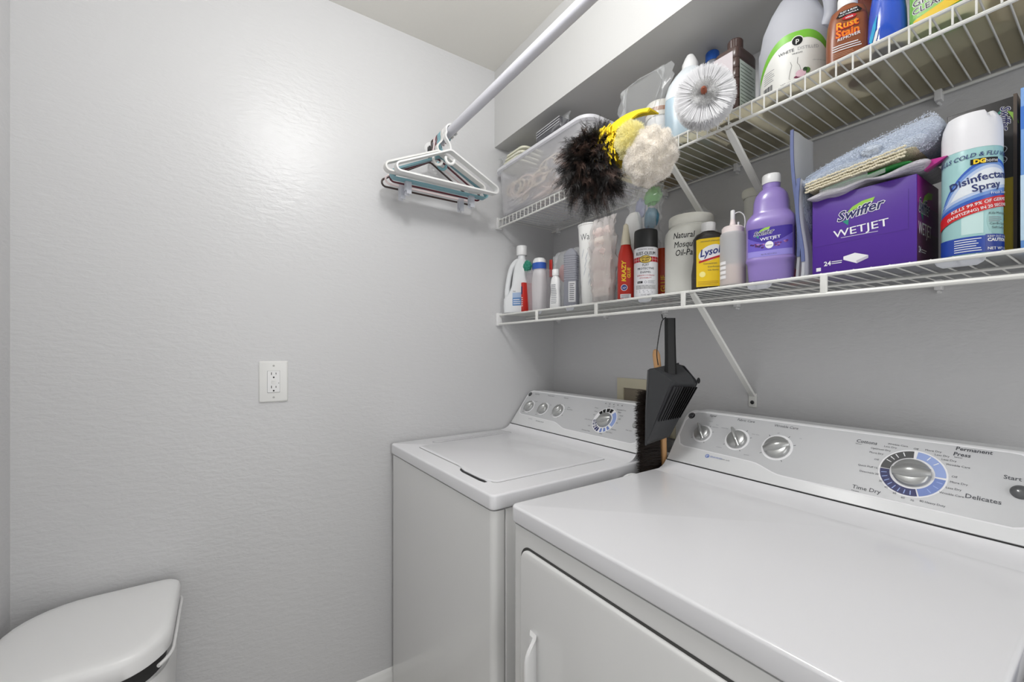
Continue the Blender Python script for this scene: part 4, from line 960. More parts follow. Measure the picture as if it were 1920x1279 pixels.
# storage bin: frosted, full of cords
t = thing('storage_bin', 'large frosted plastic storage bin of cords at the left end of the upper shelf', 'bin', (.285, -.187, ZA))
OW, OD, H = .272, .145, .188
def br(z, ins, e=.05, n=9):
    pts = []
    x1, y1 = OW-ins, OD-ins; e = max(.02, e)
    for cx, cy, a0 in ((x1-e, -y1+e, -90), (x1-e, y1-e, 0), (-x1+e, y1-e, 90), (-x1+e, -y1+e, 180)):
        for k in range(n):
            a = R(a0+90*k/(n-1)); pts.append((cx+e*cos(a), cy+e*sin(a), z))
    return pts
bin_m = frosted('bin_frost', (250, 250, 254), .5, .3)
G().rings([br(0, .022), br(.003, .018), br(.02, .0155), br(H-.012, .008)], cap=False).build('walls', bin_m, t, smooth=50)
G().rings([br(.0005, .024), br(.002, .024)]).build('base', bin_m, t)
G().rings([br(H-.014, .006), br(H-.012, -.002), br(H-.002, -.002), br(H, .001), br(H, .007), br(H-.004, .010), br(H-.014, .009)], loop=True).build('rim', frosted('bin_rim', (248, 248, 252), .92, .3), t, smooth=50)
cm = [P_('cord_white', (224, 222, 222), .5), P_('cord_pink', (232, 212, 202), .55), P_('cord_cream', (220, 208, 188), .55), P_('cord_grey', (150, 150, 156), .5), P_('cord_tan', (214, 190, 172), .6)]
for i in range(40):
    cx, cy, cz = rnd(-.22, .2), rnd(-.115, -.07), rnd(.03, .12); r1 = rnd(.02, .05); a0 = rnd(0, 6); tilt = rnd(-.6, .9)
    pts = []
    for k in range(26):
        a = a0+k*.42; q = r1*(1+.25*noise.noise(Vector((i, k*.15, 0)))); pts.append((min(.235, max(-.235, cx+q*cos(a)*1.5+k*.0016)), min(.09, max(-.118, cy+q*sin(a)*.5*tilt)), min(.16, max(.012, cz+q*sin(a)*.75))))
    G().tube(pts, (.0035, .0045, .0028)[i % 3], 6).build('cord', cm[i % 5], t)
for i in range(4):
    G().ball((rnd(-.19, .19), rnd(-.05, -.02), .03), .06, .045, .025, 18, 10, .3, 3, i).build('bundle', cm[(1, 2, 0, 1)[i]], t)
# packets sticking out of the bin top at the left
t = thing('lid_stack', 'cream plastic food container lids in a clear bag at the left wall', 'lids', (.108, -.295, ZA+H+.006))
for k in range(4):
    lg = G().rbox(-.085+.012*k, .045+.012*k, -.012, .10, 0+.012*k, .009+.012*k, .025, .003); lg.build('lid', P_('lid_cream', (222, 220, 200), .4), t)
crumple('film', M_CLEAR, t, [(-.002, .075, .03, 3, -.02, .02), (.03, .085, .032, 3, -.02, .02), (.05, .07, .02, 3, -.04, .02), (.066, .04, .006, 3, -.07, .01)], .008, 30, 44, 7)
t = thing('cable_packet', 'dark clear packet of grey cables leaning out of the storage bin', 'packet', (.335, -.29, ZA+H+.026), 0)
g = G().rbox(-.07, .065, -.012, .06, 0, .036, .004, .003); g.xf(Matrix.Rotation(R(-3), 4, 'Y')); g.build('sleeve', mat('dark_film', (78, 78, 84), .15, alpha=.8, spec=.9), t)
for k in range(3):
    G().tube([(-.066, -.0135, .01+.009*k+.004), (.06, -.0135, .01+.009*k+.01)], .0016, 6).build('cable', P_('cable_pale', (196, 196, 200)), t)
crumple('film', M_CLEAR, t, [(0, .07, .02, 3, .0, .01), (.03, .078, .02, 3, .0, .01), (.046, .07, .01, 3, 0, .01)], .005, 40, 40, 31)

# ostrich feather duster
DC = Vector((.700, -.452, 1.732))
vr = Vector((.56, .83, 0)); vu = Vector((0, 0, 1)); vf = Vector((.83, -.56, 0))   # sideways, up, outwards into the room
t = thing('feather_duster', 'fluffy black ostrich feather duster sticking out over the upper shelf edge', 'duster', tuple(DC))
hp = [(0, 0, .0), (-.004, .06, .055), (-.01, .12, .071), (-.012, .17, .071)]
G().tube(hp, .007, 12).build('handle', P_('dark_wood', (70, 44, 30), .4), t)
G().ball((-.01, .015, 0), .032, .035, .042, 20, 14, .5, 3).build('core', P_('feather_black', (10, 9, 8), 1, spec=.1), t)
def feather(g, base, d, L, droop, wid, nb):
    d = d.normalized(); sd = d.cross(Vector((rnd(-1, 1), rnd(-1, 1), rnd(-1, 1)))).normalized(); pts = []
    for i in range(8):
        u = i/7; pts.append(base+d*L*u+sd*droop*.5*L*u*u+Vector((0, 0, -1))*droop*L*u*u)
    g.strip(pts, .0013, .0006, sd)
    nn = d.cross(sd)
    for j in range(nb):
        u = .18+.82*j/nb; k = u*7; i = min(6, int(k)); p = pts[i].lerp(pts[i+1], k-i); tg = (pts[i+1]-pts[i]).normalized()
        for s in (-1, 1):
            w_ = wid*(.55+.6*sin(pi*min(1, u*.95)))*rnd(.6, 1.15); side = (sd*s+nn*rnd(-.5, .5)).normalized()
            q = [p, p+side*w_*.5+tg*w_*.5, p+side*w_*.72+tg*w_*1.1+Vector((0, 0, -w_*.1)), p+side*w_*.62+tg*w_*1.55+Vector((rnd(-.2, .2)*w_, 0, -w_*.45))]
            g.strip(q, .0010, .0003, tg.cross(side).cross(side) if random.random() < .5 else tg)
g1, g2 = G(), G()
for i in range(640):
    a = rnd(0, 2*pi); f = rnd(-.25, 1.9)**1; d = vr*cos(a)+vu*sin(a)+vf*f
    if cos(a) > .15 and sin(a) > -.35 and random.random() < .5: continue
    if sin(a) > .3 and random.random() < .45: continue
    L = rnd(.04, .08)*(1.14 if sin(a) < 0 else .92)*(.62 if cos(a) > .1 and sin(a) > -.4 else 1)/(1+.25*max(0, f)); base = vr*cos(a)*.022+vu*sin(a)*.034+vf*rnd(-.02, .03)
    feather(g1 if random.random() < .8 else g2, base, d, L, rnd(.05, .5), rnd(.010, .017), 34)
for i in range(230):  # front cover
    a = rnd(0, 2*pi); q = sqrt(random.random()); base = vf*.035+vr*cos(a)*.034*q-vr*.008+vu*sin(a)*.048*q
    d = vf*rnd(.1, .8)+vr*(cos(a)*q+rnd(-.7, .7))+vu*(sin(a)*q+rnd(-.9, .5)); feather(g1 if random.random() < .7 else g2, base, d, rnd(.026, .046), rnd(.1, .6), rnd(.009, .014), 30)
for i in range(26):   # top tuft
    d = vu*1+vr*(.12+rnd(-.28, .3))+vf*rnd(-.1, .35); feather(g1, vr*.018+vu*.035, d, rnd(.07, .098), .08, .008, 22)
for i in range(12):   # left tuft
    d = vr*-.95+vu*rnd(.1, .75)+vf*rnd(-.1, .4); feather(g1 if i % 2 else g2, -vr*.025+vu*.015, d, rnd(.055, .075), .25, .011, 20)
for i in range(18):
    d = vr*rnd(.4, 1)-vu*rnd(.2, .9)+vf*rnd(0, .6); feather(g2 if i % 3 == 0 else g1, vr*.02-vu*.03, d, rnd(.06, .08), .2, .012, 20)
g1.build('black_feathers', P_('feather_black2', (22, 19, 18), .55, spec=.5), t, smooth=0, stuff=True)
g2.build('brown_feathers', P_('feather_brown', (92, 72, 64), .6, spec=.5), t, smooth=0, stuff=True)

# yellow fringed mitt / mop behind the dusters
t = thing('yellow_mop', 'bright yellow fringed dust mop head between the black and cream dusters', 'duster', (.787, -.425, 1.796))
yl = mat('mop_yellow', (232, 204, 24), .8, bump=[((200, 200, 200), .5, .002)])
g = G(); rr = []
for i in range(13):
    u = i/12; x = -.075+.165*u; top = .012+.022*sin(pi*u*.9)-.012*u; rr.append([(x, .012, top-.006), (x, -.022, top-.004-.01*(1-u)), (x, -.030, top-.034*(.35+.65*sin(pi*min(1, u*1.15)))-.004), (x, -.027, top-.034*(.35+.65*sin(pi*min(1, u*1.15)))-.006), (x, -.018, top-.008-.01*(1-u)), (x, .01, top-.010)])
g.rings(rr).build('hood', yl, t, smooth=60)
g = G().ball((-.045, .0, -.05), .034, .026, .058, 18, 12, .2, 3, 5); g.build('pad', P_('mop_yellow_dark', (206, 176, 20), .9), t)
g = G()
for i in range(170):
    u = rnd(-1, 1); v = rnd(-.05, .95); b = Vector((-.045+.036*u, -.016-.012*sqrt(1-u*u), .012-.09*v)); dn = Vector((u*.5+rnd(-.6, .6), -.5, -1)).normalized(); L = rnd(.016, .028)
    g.tube([b, b+dn*L*.5+Vector((0, -.003, 0)), b+dn*L+Vector((rnd(-.004, .004), 0, -.003))], .0017, 5)
g.build('fringe', P_('mop_yellow2', (238, 208, 30), .85), t, stuff=True)
G().tube([(0, .01, .005), (-.006, .09, .002), (-.008, .15, .001)], .005, 10).build('handle', M_PLAS, t)

# wool dusters
def wool(name, lab, c, rx, ry, rz, n, m1, m2, L, wcurl=.006, hx_=0, hz=.03):
    t = thing(name, lab, 'duster', tuple(c), group=None)
    G().ball((0, 0, 0), rx, ry, rz, 28, 18, .22, 3.2, rx*500).build('pile', m1, t, smooth=70)
    g = G()
    for i in range(n):
        d = rdir()
        q = 1+.22*noise.noise(d*3.2+Vector((rx*500, rx*1000, 0))); b = Vector((d.x*rx, d.y*ry, d.z*rz))*q*.97
        d2 = (d+rdir()*.75).normalized(); s = d2.cross(rdir()).normalized()
        l = L*rnd(.5, 1.1); g.strip([b, b+d2*l*.5+s*wcurl*.4, b+d2*l*.8-s*wcurl*.1, b+d2*l+s*wcurl*.3], .0007, .0003, s)
    g.build('wool_fibres', m2, t, smooth=0, stuff=True)
    G().tube(bez([(0, 0, 0), (hx_*.16, .05, hz*.75), (hx_*.35, .105, hz), (hx_*.47, .14, hz)], 5), .005, 10).build('handle', M_PLAS, t)
    return t
cream = mat('wool_cream', (250, 242, 230), 1, bump=[((160, 160, 160), 1, .006)])
wool('wool_duster', 'round cream lambswool duster, the largest pompom over the shelf edge', Vector((.862, -.425, 1.700)), .056, .05, .060, 26000, cream, P_('wool_fibre', (254, 249, 241), 1), .009, hx_=-.22, hz=.102)
yc = mat('wool_yellow', (254, 240, 160), 1, bump=[((160, 160, 160), 1, .006)])
wool('wool_duster', 'small pale yellow wool duster left of the round cream pompom', Vector((.828, -.452, 1.742)), .030, .028, .037, 9000, yc, P_('wool_fibre_yellow', (255, 248, 190), 1), .011, hx_=-.22, hz=.062)
# round bottle brush
bc = Vector((.972, -.385, 1.793)); t = thing('bottle_brush', 'round white bristle brush pointing out over the upper shelf rail', 'brush', tuple(bc))
ax = Vector((.5, -.86, -.1)).normalized(); e1 = Vector((.86, .5, 0)).normalized(); e2 = ax.cross(e1).normalized()
gg, g3 = G(), G()
for i in range(9500):
    a = rnd(0, 2*pi); f = rnd(-.03, .026); rad = e1*cos(a)+e2*sin(a); lean = f*9+rnd(-.18, .18)
    b = rad*.012+ax*f; d = (rad+ax*lean*.55).normalized(); L = rnd(.043, .052)*(1-abs(f)*3.2); s = d.cross(ax).normalized()
    gg.strip([b, b+d*L], .00065, .0005, s)
for i in range(5200):
    a = rnd(0, 2*pi); rr_ = .034*random.random()**.5; rad = e1*cos(a)+e2*sin(a)
    b = ax*.014+rad*rr_*.85; d = ax*(.022-.012*(rr_/.034)**2+rnd(-.003, .003))+rad*rr_*.22; g3.strip([b, b+d], .0006, .0005, ax.cross(rad))
gg.build('bristles', P_('bristle_white', (236, 236, 238), .5), t, smooth=0, stuff=True)
g3.build('front_bristles', P_('bristle_front', (228, 228, 228), .5), t, smooth=0, stuff=True)
g = G(); rr = []
for i in range(9):
    u = i/8; q = .034*sin(u*pi/2); rr.append([ax*(.030-.014*(u**2.2))+e1*(q*cos(2*pi*k/30)+1e-4*cos(k))+e2*(q*sin(2*pi*k/30)) for k in range(30)])
g.rings(rr, cap=False).build('bristle_pad', P_('bristle_pad', (232, 232, 232), .9, bump=[((500, 500, 500), .6, .002)]), t, smooth=60)
G().tube([ax*.02, ax*.048, ax*.056], lambda u: .0058 if u < .9 else .002, 8).build('tip', P_('wood_red', (146, 74, 46), .5), t, label='reddish brown wooden tip')
G().tube(bez([ax*-.03, Vector((-.045, .07, .012)), Vector((-.068, .12, .011)), Vector((-.068, .2, .010)), Vector((-.068, .32, .010))], 4), .0055, 10).build('handle', P_('wood_red', (146, 74, 46), .5), t)

# clear bag
t = thing('clear_bag', 'open clear plastic bag standing behind the yellow mop on the upper shelf', 'bag', (.705, -.262, ZA))
crumple('film', M_CLEAR, t, [(.004, .05, .02, 3, .0), (.07, .060, .022, 3, .0), (.14, .064, .016, 3, .0), (.19, .066, .006, 3.5, .0), (.228, .068, .003, 4, .003)], .005, 18, 48, 41)
G().tube([(-.064, -.004, .224), (.0, -.006, .229), (.070, -.003, .223)], .0012, 6).build('bag_edge', M_CLEAR2, t)
# jar with brown banded lid
t = thing('banded_jar', 'white jar with a brown banded lid behind the blue jug', 'jar', (.715, -.19, ZA))
G().lathe([(.034, 0), (.038, .003), (.039, .12), (.036, .132)], 40).build('body', M_PLAS, t)
G().lathe([(.0405, .126), (.0415, .129), (.0415, .165), (.039, .170), (.004, .171)], 40).build('lid', P_('lid_offwhite', (226, 222, 212), .4), t)
G().lathe([(.0418, .138), (.0422, .139), (.0422, .149), (.0418, .150)], 40, cap=False).build('lid_band', P_('band_brown', (160, 104, 60), .5), t)
# jug with pale blue liquid
t = thing('blue_liquid_jug', 'translucent jug of pale blue liquid with white shoulder behind the bristle brush', 'jug', (.822, -.207, ZA), 30)
sh_ = frosted('jug_frost', (222, 230, 238), .82)
G().loft([(0, .052, .044, 4), (.005, .06, .051, 4), (.025, .063, .053, 4), (.115, .063, .053, 4), (.122, .062, .052, 4)], 48).build('lower_body', P_('blue_liquid', (172, 194, 208), .3), t)
G().loft([(.122, .0625, .0525, 4), (.135, .0625, .0525, 3.6), (.165, .055, .046, 3), (.19, .04, .035, 2.6), (.207, .026, .024, 2.2), (.213, .019, .019, 2)], 48).build('shoulder', P_('jug_shoulder', (216, 222, 226), .35), t)
G().lathe([(.0215, .209), (.0205, .225), (.014, .24), (.009, .249), (.003, .251)], 30).build('cap', M_PLAS, t)
# blue capped bottle behind
t = thing('blue_capped_bottle', 'slim clear bottle with bright blue cap behind the brown bottle', 'bottle', (.83, -.115, ZA))
G().loft([(0, .02, .02, 3), (.003, .023, .022, 3), (.25, .023, .022, 2.6), (.262, .016, .016, 2)], 30).build('body', M_FROST, t)
G().lathe([(.018, .262), (.018, .285), (.016, .288), (.003, .2885)], 26).build('cap', P_('cap_blue', (40, 96, 190), .35), t)
# brown square bottle
t = thing('square_bottle', 'dark brown square bottle with ribbed corners and ribbed cap', 'bottle', (.9485, -.216, ZA), 0)
bb = P_('bottle_brown', (68, 50, 46), .3)
secs = [(0, .027, .041, 7), (.004, .0305, .0445, 7)]
for i in range(6):
    z = .02+i*.024; secs += [(z, .0305, .0445, 7), (z+.0015, .0295, .0435, 7), (z+.003, .0305, .0445, 7)]
secs += [(.162, .0305, .0445, 7), (.168, .029, .043, 6), (.176, .018, .022, 3), (.18, .0145, .0145, 2), (.188, .0145, .0145, 2)]
G().loft(secs, 56).build('body', bb, t)
cp = []
N = 48
for z, r in ((.184, .0165), (.205, .0165), (.208, .0145)): cp.append([((r+(.0006 if k % 2 else 0))*cos(2*pi*k/N), (r+(.0006 if k % 2 else 0))*sin(2*pi*k/N), z) for k in range(N)])
G().rings(cp).build('cap', bb, t, smooth=0)
p = Prints(flat(-.0447), t); p.band(P_('label_silver', (190, 182, 186), .4), -.0285, .018, .014, .158, 1).lines(M_INKL, -.025, .012, .03, .12, 8, 2); p.done()
p = Prints(flatx(.0307), t); p.band(P_('label_pale_green', (196, 206, 196), .4), -.038, .034, .012, .135, 1).lines(P_('ink_green', (120, 136, 120)), -.034, .03, .018, .13, 13, 2, .3); p.done()
# vinegar gallon
t = thing('vinegar_jug', 'gallon jug of vinegar with green striped white label', 'jug', (1.072, -.203, ZA), 27)
vj = frosted('vinegar_frost', (222, 224, 232), .85)
rv = .0675
G().loft([(0, .058, .058, 2), (.005, .065, .065, 2), (.02, rv, rv, 2), (.112, rv, rv, 2), (.122, .0675, .0675, 2), (.127, .0655, .0655, 2), (.16, .06, .062, 2.3), (.195, .046, .05, 2.2), (.225, .03, .03, 2), (.235, .019, .019, 2), (.25, .019, .019, 2)], 56).build('body', vj, t)
G().tube(bez([(.0, -.018, .228), (.03, -.05, .218), (.052, -.055, .185), (.058, -.045, .15), (.05, -.04, .128)], 6), .011, 12).build('handle', vj, t)
G().lathe([(.021, .246), (.021, .264), (.019, .267), (.004, .2675)], 30).build('cap', P_('cap_black', (26, 27, 28)), t)
p = Prints(cyl(rv), t); Z = .098; lab = P_('label_white', (232, 232, 228), .42); vg = P_('label_green', (116, 184, 56), .42)
top = lambda x: .1185-2.8*max(0, abs(x)-.012)**2*4
p.band(lab, -.085, .085, .012, lambda x: top(x), 1, 30).band(vg, -.085, .085, lambda x: top(x)-.0165, top, 2, 30)
p.oval(lab, .0, .098, .0108, .0108, 3).oval(M_BLACK, .0, .098, .0092, .0092, 4).text(lab, 'p', 0, .095, .0135, 5, 'CENTER', bold=.0002)
p.text(M_INK, 'WHITE', -.034, .0785, .0092, 3, sx=1.0, bold=.0002).text(M_INKL, 'DISTILLED', -.0, .0785, .0092, 3, sx=.95, bold=-.0001).text(M_INK, 'VINEGAR', .0, .0715, .0045, 3, 'CENTER')
ik = P_('ink_thin', (128, 124, 122), .5)
for pts in ([(-.012, .058), (-.0095, .05), (-.013, .035), (-.0145, .024), (-.012, .022)], [(.001, .064), (.0, .052), (.004, .046), (.006, .036)]):
    p.poly(ik, [(a-.0004, b) for a, b in pts]+[(a+.0004, b) for a, b in pts[::-1]], 3, 'bottle_sketch')
p.oval(P_('onion_pink', (226, 190, 204)), .006, .0295, .009, .0075, 4, name='onion_picture').oval(P_('onion_plum', (120, 40, 74)), .004, .0235, .010, .003, 3, name='onion_picture').oval(P_('leaf_green', (88, 130, 62)), .0165, .034, .0065, .006, 3, name='onion_picture').oval(P_('leaf_dark', (44, 74, 44)), .0135, .036, .004, .0045, 4, name='onion_picture')
p.text(M_INK, 'NET 128 FL OZ (1 GAL)', -.030, .0145, .0052, 3).text(M_INKL, 'reduced with water to 5% acidity', .027, .053, .0025, 3).text(M_WHITE, 'natural', -.062, .07, .006, 3, rot=28)
p.lines(M_INKL, -.068, -.042, .035, .062, 6, 3, .25)
for i in range(9): p.band(M_INK, -.07+i*.0026, -.0688+i*.0026+(i % 3)*.0004, .014, .029, 3, 1, name='barcode')
p.done()
# rust remover
t = thing('stain_remover', 'brown flat bottle of rust stain remover with white cap', 'bottle', (1.186, -.256, ZA), 22)
rm = P_('remover_brown', (140, 78, 46), .3)
G().loft([(0, .029, .015, 3.5), (.004, .033, .019, 3.5), (.05, .0335, .0195, 3.2), (.085, .031, .0185, 3), (.104, .026, .017, 2.6), (.112, .015, .014, 2.1), (.116, .012, .012, 2)], 48).build('body', rm, t)
G().lathe([(.0155, .112), (.0155, .13), (.0145, .134), (.003, .1345)], 28).build('cap', M_PLAS, t)
p = Prints(sup(.0338, .0198, 3.2), t); orr = P_('print_orange', (244, 132, 20), .45)
p.poly(M_BLACK, [(-.019, .088), (-.013, .098), (.013, .100), (.02, .092), (.018, .089)], 1).text(M_WHITE, 'RUST & IRON', 0, .0945, .0042, 3, 'CENTER', rot=3, bold=.0001).text(M_WHITE, 'OUT FORMULA', 0, .0895, .0042, 3, 'CENTER', rot=3, bold=.0001)
p.oval(rd, .001, .084, .0105, .0042, 2).ring(M_WHITE, 0.001, .084, .0, .0, lift=2).text(M_WHITE, 'whink', .001, .0822, .0048, 4, 'CENTER', bold=.0001)
for s_, z_ in (('Rust', .0655), ('Stain', .0505)): p.text(rd, s_, -.0195, z_-.0006, .0185, 2, rot=2, bold=.0012, shear=.05).text(orr, s_, -.0195, z_, .0185, 3, rot=2, bold=.0005, shear=.05)
p.text(yel, 'Rust', -.0195, .0665, .0175, 4, rot=2, bold=-.0004, shear=.05).text(M_WHITE, 'REMOVER', -.017, .0432, .0078, 3, rot=6, shear=.2, bold=.0003)
p.lines(M_WHITE, -.024, .02, .0245, .0375, 3, 2, .4, .2).lines(P_('print_tan', (214, 170, 140)), -.024, .012, .014, .023, 3, 2, .25).band(orr, -.026, .0, .005, .0095, 1); p.done()
# dark bottle behind
t = thing('dark_bottle', 'dark reddish brown bottle behind the stain remover', 'bottle', (1.19, -.185, ZA), 10)
G().loft([(0, .024, .02, 3), (.004, .028, .023, 3), (.13, .028, .023, 2.6), (.155, .014, .014, 2), (.18, .013, .013, 2)], 36).build('body', P_('bottle_maroon', (96, 44, 34), .3), t)
# blue bottle
t = thing('blue_bottle', 'glossy royal blue curvy bottle right of the stain remover', 'bottle', (1.244, -.252, ZA), 10)
G().loft([(0, .022, .018, 2.6), (.004, .026, .022, 2.6), (.03, .0275, .0235, 2.3), (.06, .0265, .0225, 2.2), (.085, .024, .021, 2.1), (.11, .02, .018, 2), (.14, .012, .012, 2), (.155, .011, .011, 2)], 48).build('body', mat('royal_blue', (36, 84, 200), .12, coat=.5), t)
p = Prints(sup(.028, .024, 2.3), t); cy_ = P_('print_cyan', (60, 176, 226), .3)
p.poly(cy_, [(-.024, .02), (-.018, .045), (-.012, .06), (-.014, .035), (-.020, .012)], 3, 'swoosh').poly(M_WHITE, [(-.020, .006), (-.014, .03), (-.009, .036), (-.012, .018), (-.0165, .004)], 4, 'swoosh'); p.done()
# grout cleaner
t = thing('grout_cleaner', 'green and yellow labelled grout cleaner at the upper right corner', 'bottle', (1.312, -.243, ZA), 0)
G().loft([(0, .034, .02, 5), (.004, .0375, .0235, 5), (.11, .0375, .0235, 5), (.14, .026, .02, 3), (.16, .013, .013, 2)], 44).build('body', P_('grout_green', (122, 186, 80), .35), t)
p = Prints(sup(.0376, .0236, 5), t)
p.band(P_('grout_light', (150, 210, 110), .4), -.035, .035, .026, .1, 1, 12).text(M_WHITE, 'GROUT', -.031, .045, .0155, 3, rot=4, bold=.0011).text(M_CHAR, 'GROUT', -.031, .045, .0155, 4, rot=4, bold=.0001).text(M_WHITE, 'CLEANER', -.031, .032, .0135, 3, rot=4, bold=.001).text(M_CHAR, 'CLEANER', -.031, .032, .0135, 4, rot=4, bold=.0001)
p.band(yel, -.036, .036, lambda x: .008+.2*(x+.036), lambda x: .02+.28*(x+.036), 5, 8); p.done()
# folded cloths and bags lying further back on the upper shelf (their undersides show between the wires)
def slab(name, lab, cat, x0, x1, y0, y1, h, colr, grp=None, seed=1, rough=.8):
    t = thing(name, lab, cat, ((x0+x1)/2, (y0+y1)/2, ZA), group=grp)
    g = G(); ax_, ay_ = (x1-x0)/2, (y1-y0)/2; rr = []
    for z, q in ((0, .93), (.003, .98), (h*.5, 1), (h-.004, .98), (h, .9)):
        ring = []
        for k in range(40):
            tt = 2*pi*(k+.5)/40; c, d = cos(tt), sin(tt); w_ = 1+.05*noise.noise(Vector((c*2+seed, d*2, z*30)))
            ring.append((ax_*q*w_*math.copysign(abs(c)**.45, c), ay_*q*w_*math.copysign(abs(d)**.45, d), z+(.002*noise.noise(Vector((c*3, d*3, seed))) if z > .002 else 0)))
        rr.append(ring)
    g.rings(rr).build('folded_cloth' if cat == 'cloth' else 'packet_body', P_('slab_'+str(seed), tuple(min(255, c+25) for c in colr), rough), t, smooth=60)
    return t
slab('folded_cloth', 'beige folded cloth on the upper shelf beneath the grout cleaner bottle area', 'cloth', 1.36, 1.56, -.29, -.17, .06, (206, 196, 176), seed=1)
slab('folded_cloth', 'olive grey folded cloth at the back of the upper shelf, right part', 'cloth', 1.22, 1.5, -.15, -.02, .07, (148, 142, 124), seed=2)
slab('folded_cloth', 'pale grey folded cloth behind the vinegar jug', 'cloth', 1.0, 1.2, -.12, -.02, .06, (176, 174, 164), seed=3)
slab('flat_packet', 'grey plastic packet lying behind the brown square bottle', 'packet', .86, .99, -.15, -.02, .035, (150, 152, 160), seed=4, rough=.3)
slab('flat_packet', 'green grey packet lying behind the blue liquid jug', 'packet', .72, .85, -.135, -.02, .03, (112, 136, 118), seed=5, rough=.4)
slab('flat_packet', 'tan packet lying behind the banded jar', 'packet', .59, .70, -.14, -.02, .04, (176, 146, 112), seed=6, rough=.5)

# ------------------------------------------------------------ dustpan and hand brush in the gap
t = thing('dustpan', 'charcoal plastic dustpan with ribbed back, handle up, between the machines', 'dustpan', (.79, -.25, 1.0))
o_ = Vector((.79, -.25, 1.0))
R0, R1 = Vector((.760, -.300, 1.194)), Vector((.764, -.175, 1.208)); T0_, T1_ = Vector((.831, -.300, 1.169)), Vector((.840, -.2015, 1.163))
L0, L1 = Vector((.7506, -.300, .991)), Vector((.760, -.212, 1.0055))
def pl(q, th=.0022):
    a, b, c = q[0], q[1], q[2]; n_ = (b-a).cross(c-a).normalized()*th; return n_
g = G()
def panel(*q, th=.0022):
    n_ = pl(q, th); k = len(q); g.add([p-o_ for p in q]+[p+n_-o_ for p in q], [tuple(range(k-1, -1, -1)), tuple(range(k, 2*k))]+[(i, (i+1) % k, k+(i+1) % k, k+i) for i in range(k)])
pm_ = T0_.lerp(T1_, .5)
# rounded back edge between side wall, back wall and base plate
def lerp(a, b, u): return a.lerp(b, u)
rr = []
for i in range(15):
    v = i/14       # along the width, near to far
    r0 = lerp(R0, R1, v); t0 = lerp(T0_, T1_, v); l0 = lerp(L0, L1, v)
    ba = lerp(r0, t0, .22)+Vector((0, 0, .012)); bb1 = lerp(r0, t0, .8)+Vector((0, 0, .008)); bb2 = t0+Vector((.002, 0, -.004)); bb3 = lerp(t0, l0, .08)+Vector((.003, 0, 0))
    dip = -.006*math.exp(-((v-.0)/.06)**2)-.006*math.exp(-((v-1)/.06)**2)
    line = [r0, ba+Vector((0, 0, dip)), bb1+Vector((dip, 0, dip)), bb2+Vector((dip, 0, 0)), bb3+Vector((dip*.6, 0, 0))]+[lerp(bb3, l0, u) for u in (.2, .4, .6, .8, .92)]+[l0]
    rr.append([p-o_ for p in line]+[p-o_+Vector((-.003, 0, -.0015)) for p in line[::-1]])
g.rings(rr)
g.build('pan', M_CHAR, t, smooth=45)
g = G(); panel(R0, L0, lerp(T0_, L0, .5), T0_, lerp(R0, T0_, .8)+Vector((0, 0, .006)), lerp(R0, T0_, .22)+Vector((0, 0, .010))); g.build('side_wall', M_CHAR, t, smooth=30)
g = G(); panel(R1, lerp(R1, T1_, .3)+Vector((0, 0, .01)), T1_, L1); g.build('side_wall', M_CHAR, t, smooth=30)
G().tube([p-o_ for p in (R1+Vector((0, 0, .002)), R0+Vector((0, .03, .004)), R0+Vector((0, .006, .002)), R0+Vector((0, -.002, 0)), R0.lerp(L0, .5)+Vector((-.002, -.002, 0)), L0)], .0026, 8).build('rim', M_CHAR, t, smooth=50)
first = None
for i in range(10):
    v = .10+i*.094; a = lerp(T0_, T1_, v)+Vector((.003, 0, -.008)); b = lerp(L0, L1, v); a2, b2 = lerp(a, b, .03), lerp(a, b, .60)
    g = G(); nn = Vector((.72, -.35, -.25)).normalized(); wv = (T1_-T0_).normalized()*.0022
    g.rings([[p-wv-o_, p+wv-o_, p+wv*.5+nn*.0045-o_, p-wv*.5+nn*.0045-o_] for p in (a2, lerp(a2, b2, .5), b2)]); g.build('rib', M_CHAR if i < 4 else M_BLACK, t, smooth=20)
G().ball(T1_+Vector((-.001, .006, .004))-o_, .004, .005, .008, 12, 8).build('corner_lug', M_BLACK, t)
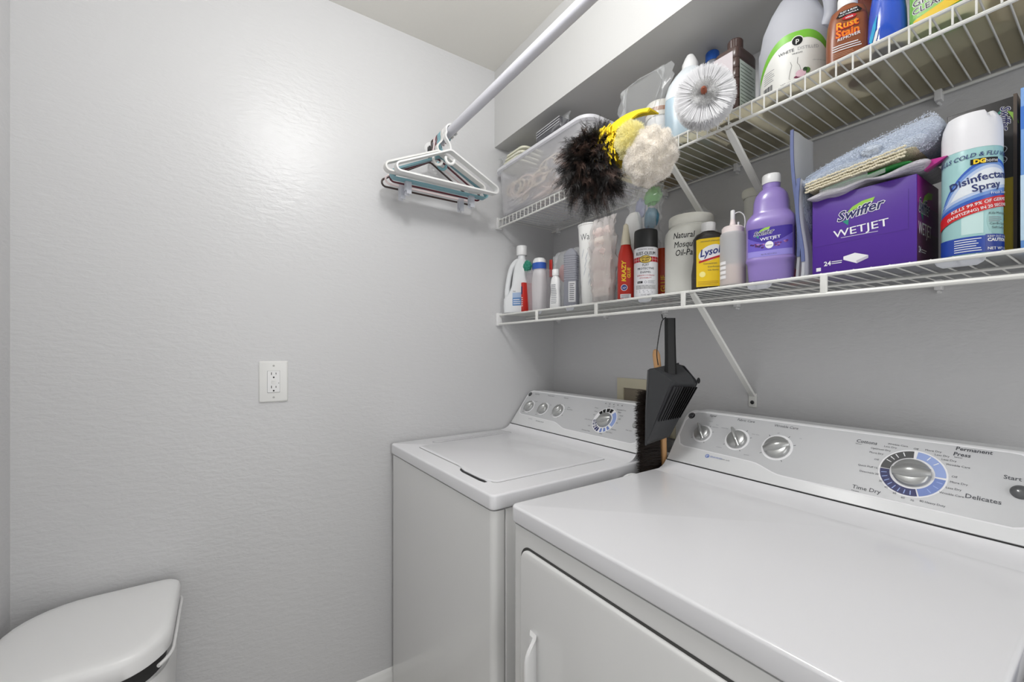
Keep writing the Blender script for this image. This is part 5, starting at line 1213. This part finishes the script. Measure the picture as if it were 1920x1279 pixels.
hb = [(.799, -.268, 1.185), (.799, -.269, 1.23), (.7985, -.27, 1.29), (.798, -.27, 1.333)]
g = G(); rr = []
for (x, y, z), hw in zip(hb, (.0155, .014, .0135, .0135)):
    c = Vector((x+.006, y, z))-o_; rr.append([c+vr*sx_*hw+vf*sy_*.007 for sx_, sy_ in ((-1, -.4), (-.6, -1), (.6, -1), (1, -.4), (1, .4), (.6, 1), (-.6, 1), (-1, .4))])
g.rings(rr).build('handle', M_BLACK, t, smooth=30)
tag(G().tube(bez([(.775, -.265, 1.345), (.784, -.272, 1.332), (.795, -.275, 1.335), (.784, -.277, 1.324), (.776, -.28, 1.28), (.772, -.282, 1.24), (.774, -.279, 1.208)], 7), .0013, 6).build('cord_loop', M_BLACK), 'thin black hanging cord tied to the dustpan handle', 'cord')
t = thing('hand_brush', 'wooden hand brush with dark brown bristles standing between washer and dryer', 'brush', (.724, -.197, .90), 63)
wd = mat('light_wood', (198, 152, 104), .5, bump=[((30, 30, 400), .3, .001)])
g = G().loft([(-.02, .006, .016, 3, .004), (-.015, .0085, .018, 3, .004), (.16, .0085, .018, 3, .0), (.2, .008, .016, 3, -.004), (.25, .0075, .012, 2.6, -.008), (.3, .009, .0125, 2.4, -.012), (.335, .0095, .013, 2.2, -.016), (.348, .006, .009, 2, -.018), (.351, .002, .003, 2, -.018)], 28); g.build('wooden_body', wd, t)
g, g4 = G(), G()
for i in range(6500):
    z = rnd(-.02, .225); y = rnd(-.017, .017); b = Vector((-.006-.012*z/.2, y*.9, z)); fan = (z-.1)*.18
    d = Vector((-1, y*14*.5+rnd(-.15, .15), fan+rnd(-.22, .22))).normalized(); L = rnd(.048, .062)*(1-.2*max(0, (z-.17)/.06)); s = Vector((0, .5, 1)).normalized()
    (g if i % 4 else g4).strip([b, b+d*L*.6, b+d*L+Vector((0, 0, -.001))], .0014, .0005, s if i % 2 else Vector((0, 1, 0)))
g.build('bristles', P_('bristle_black', (34, 26, 22), .6), t, smooth=0, stuff=True); g4.build('brown_bristles', P_('bristle_brown', (70, 52, 40), .6), t, smooth=0, stuff=True)
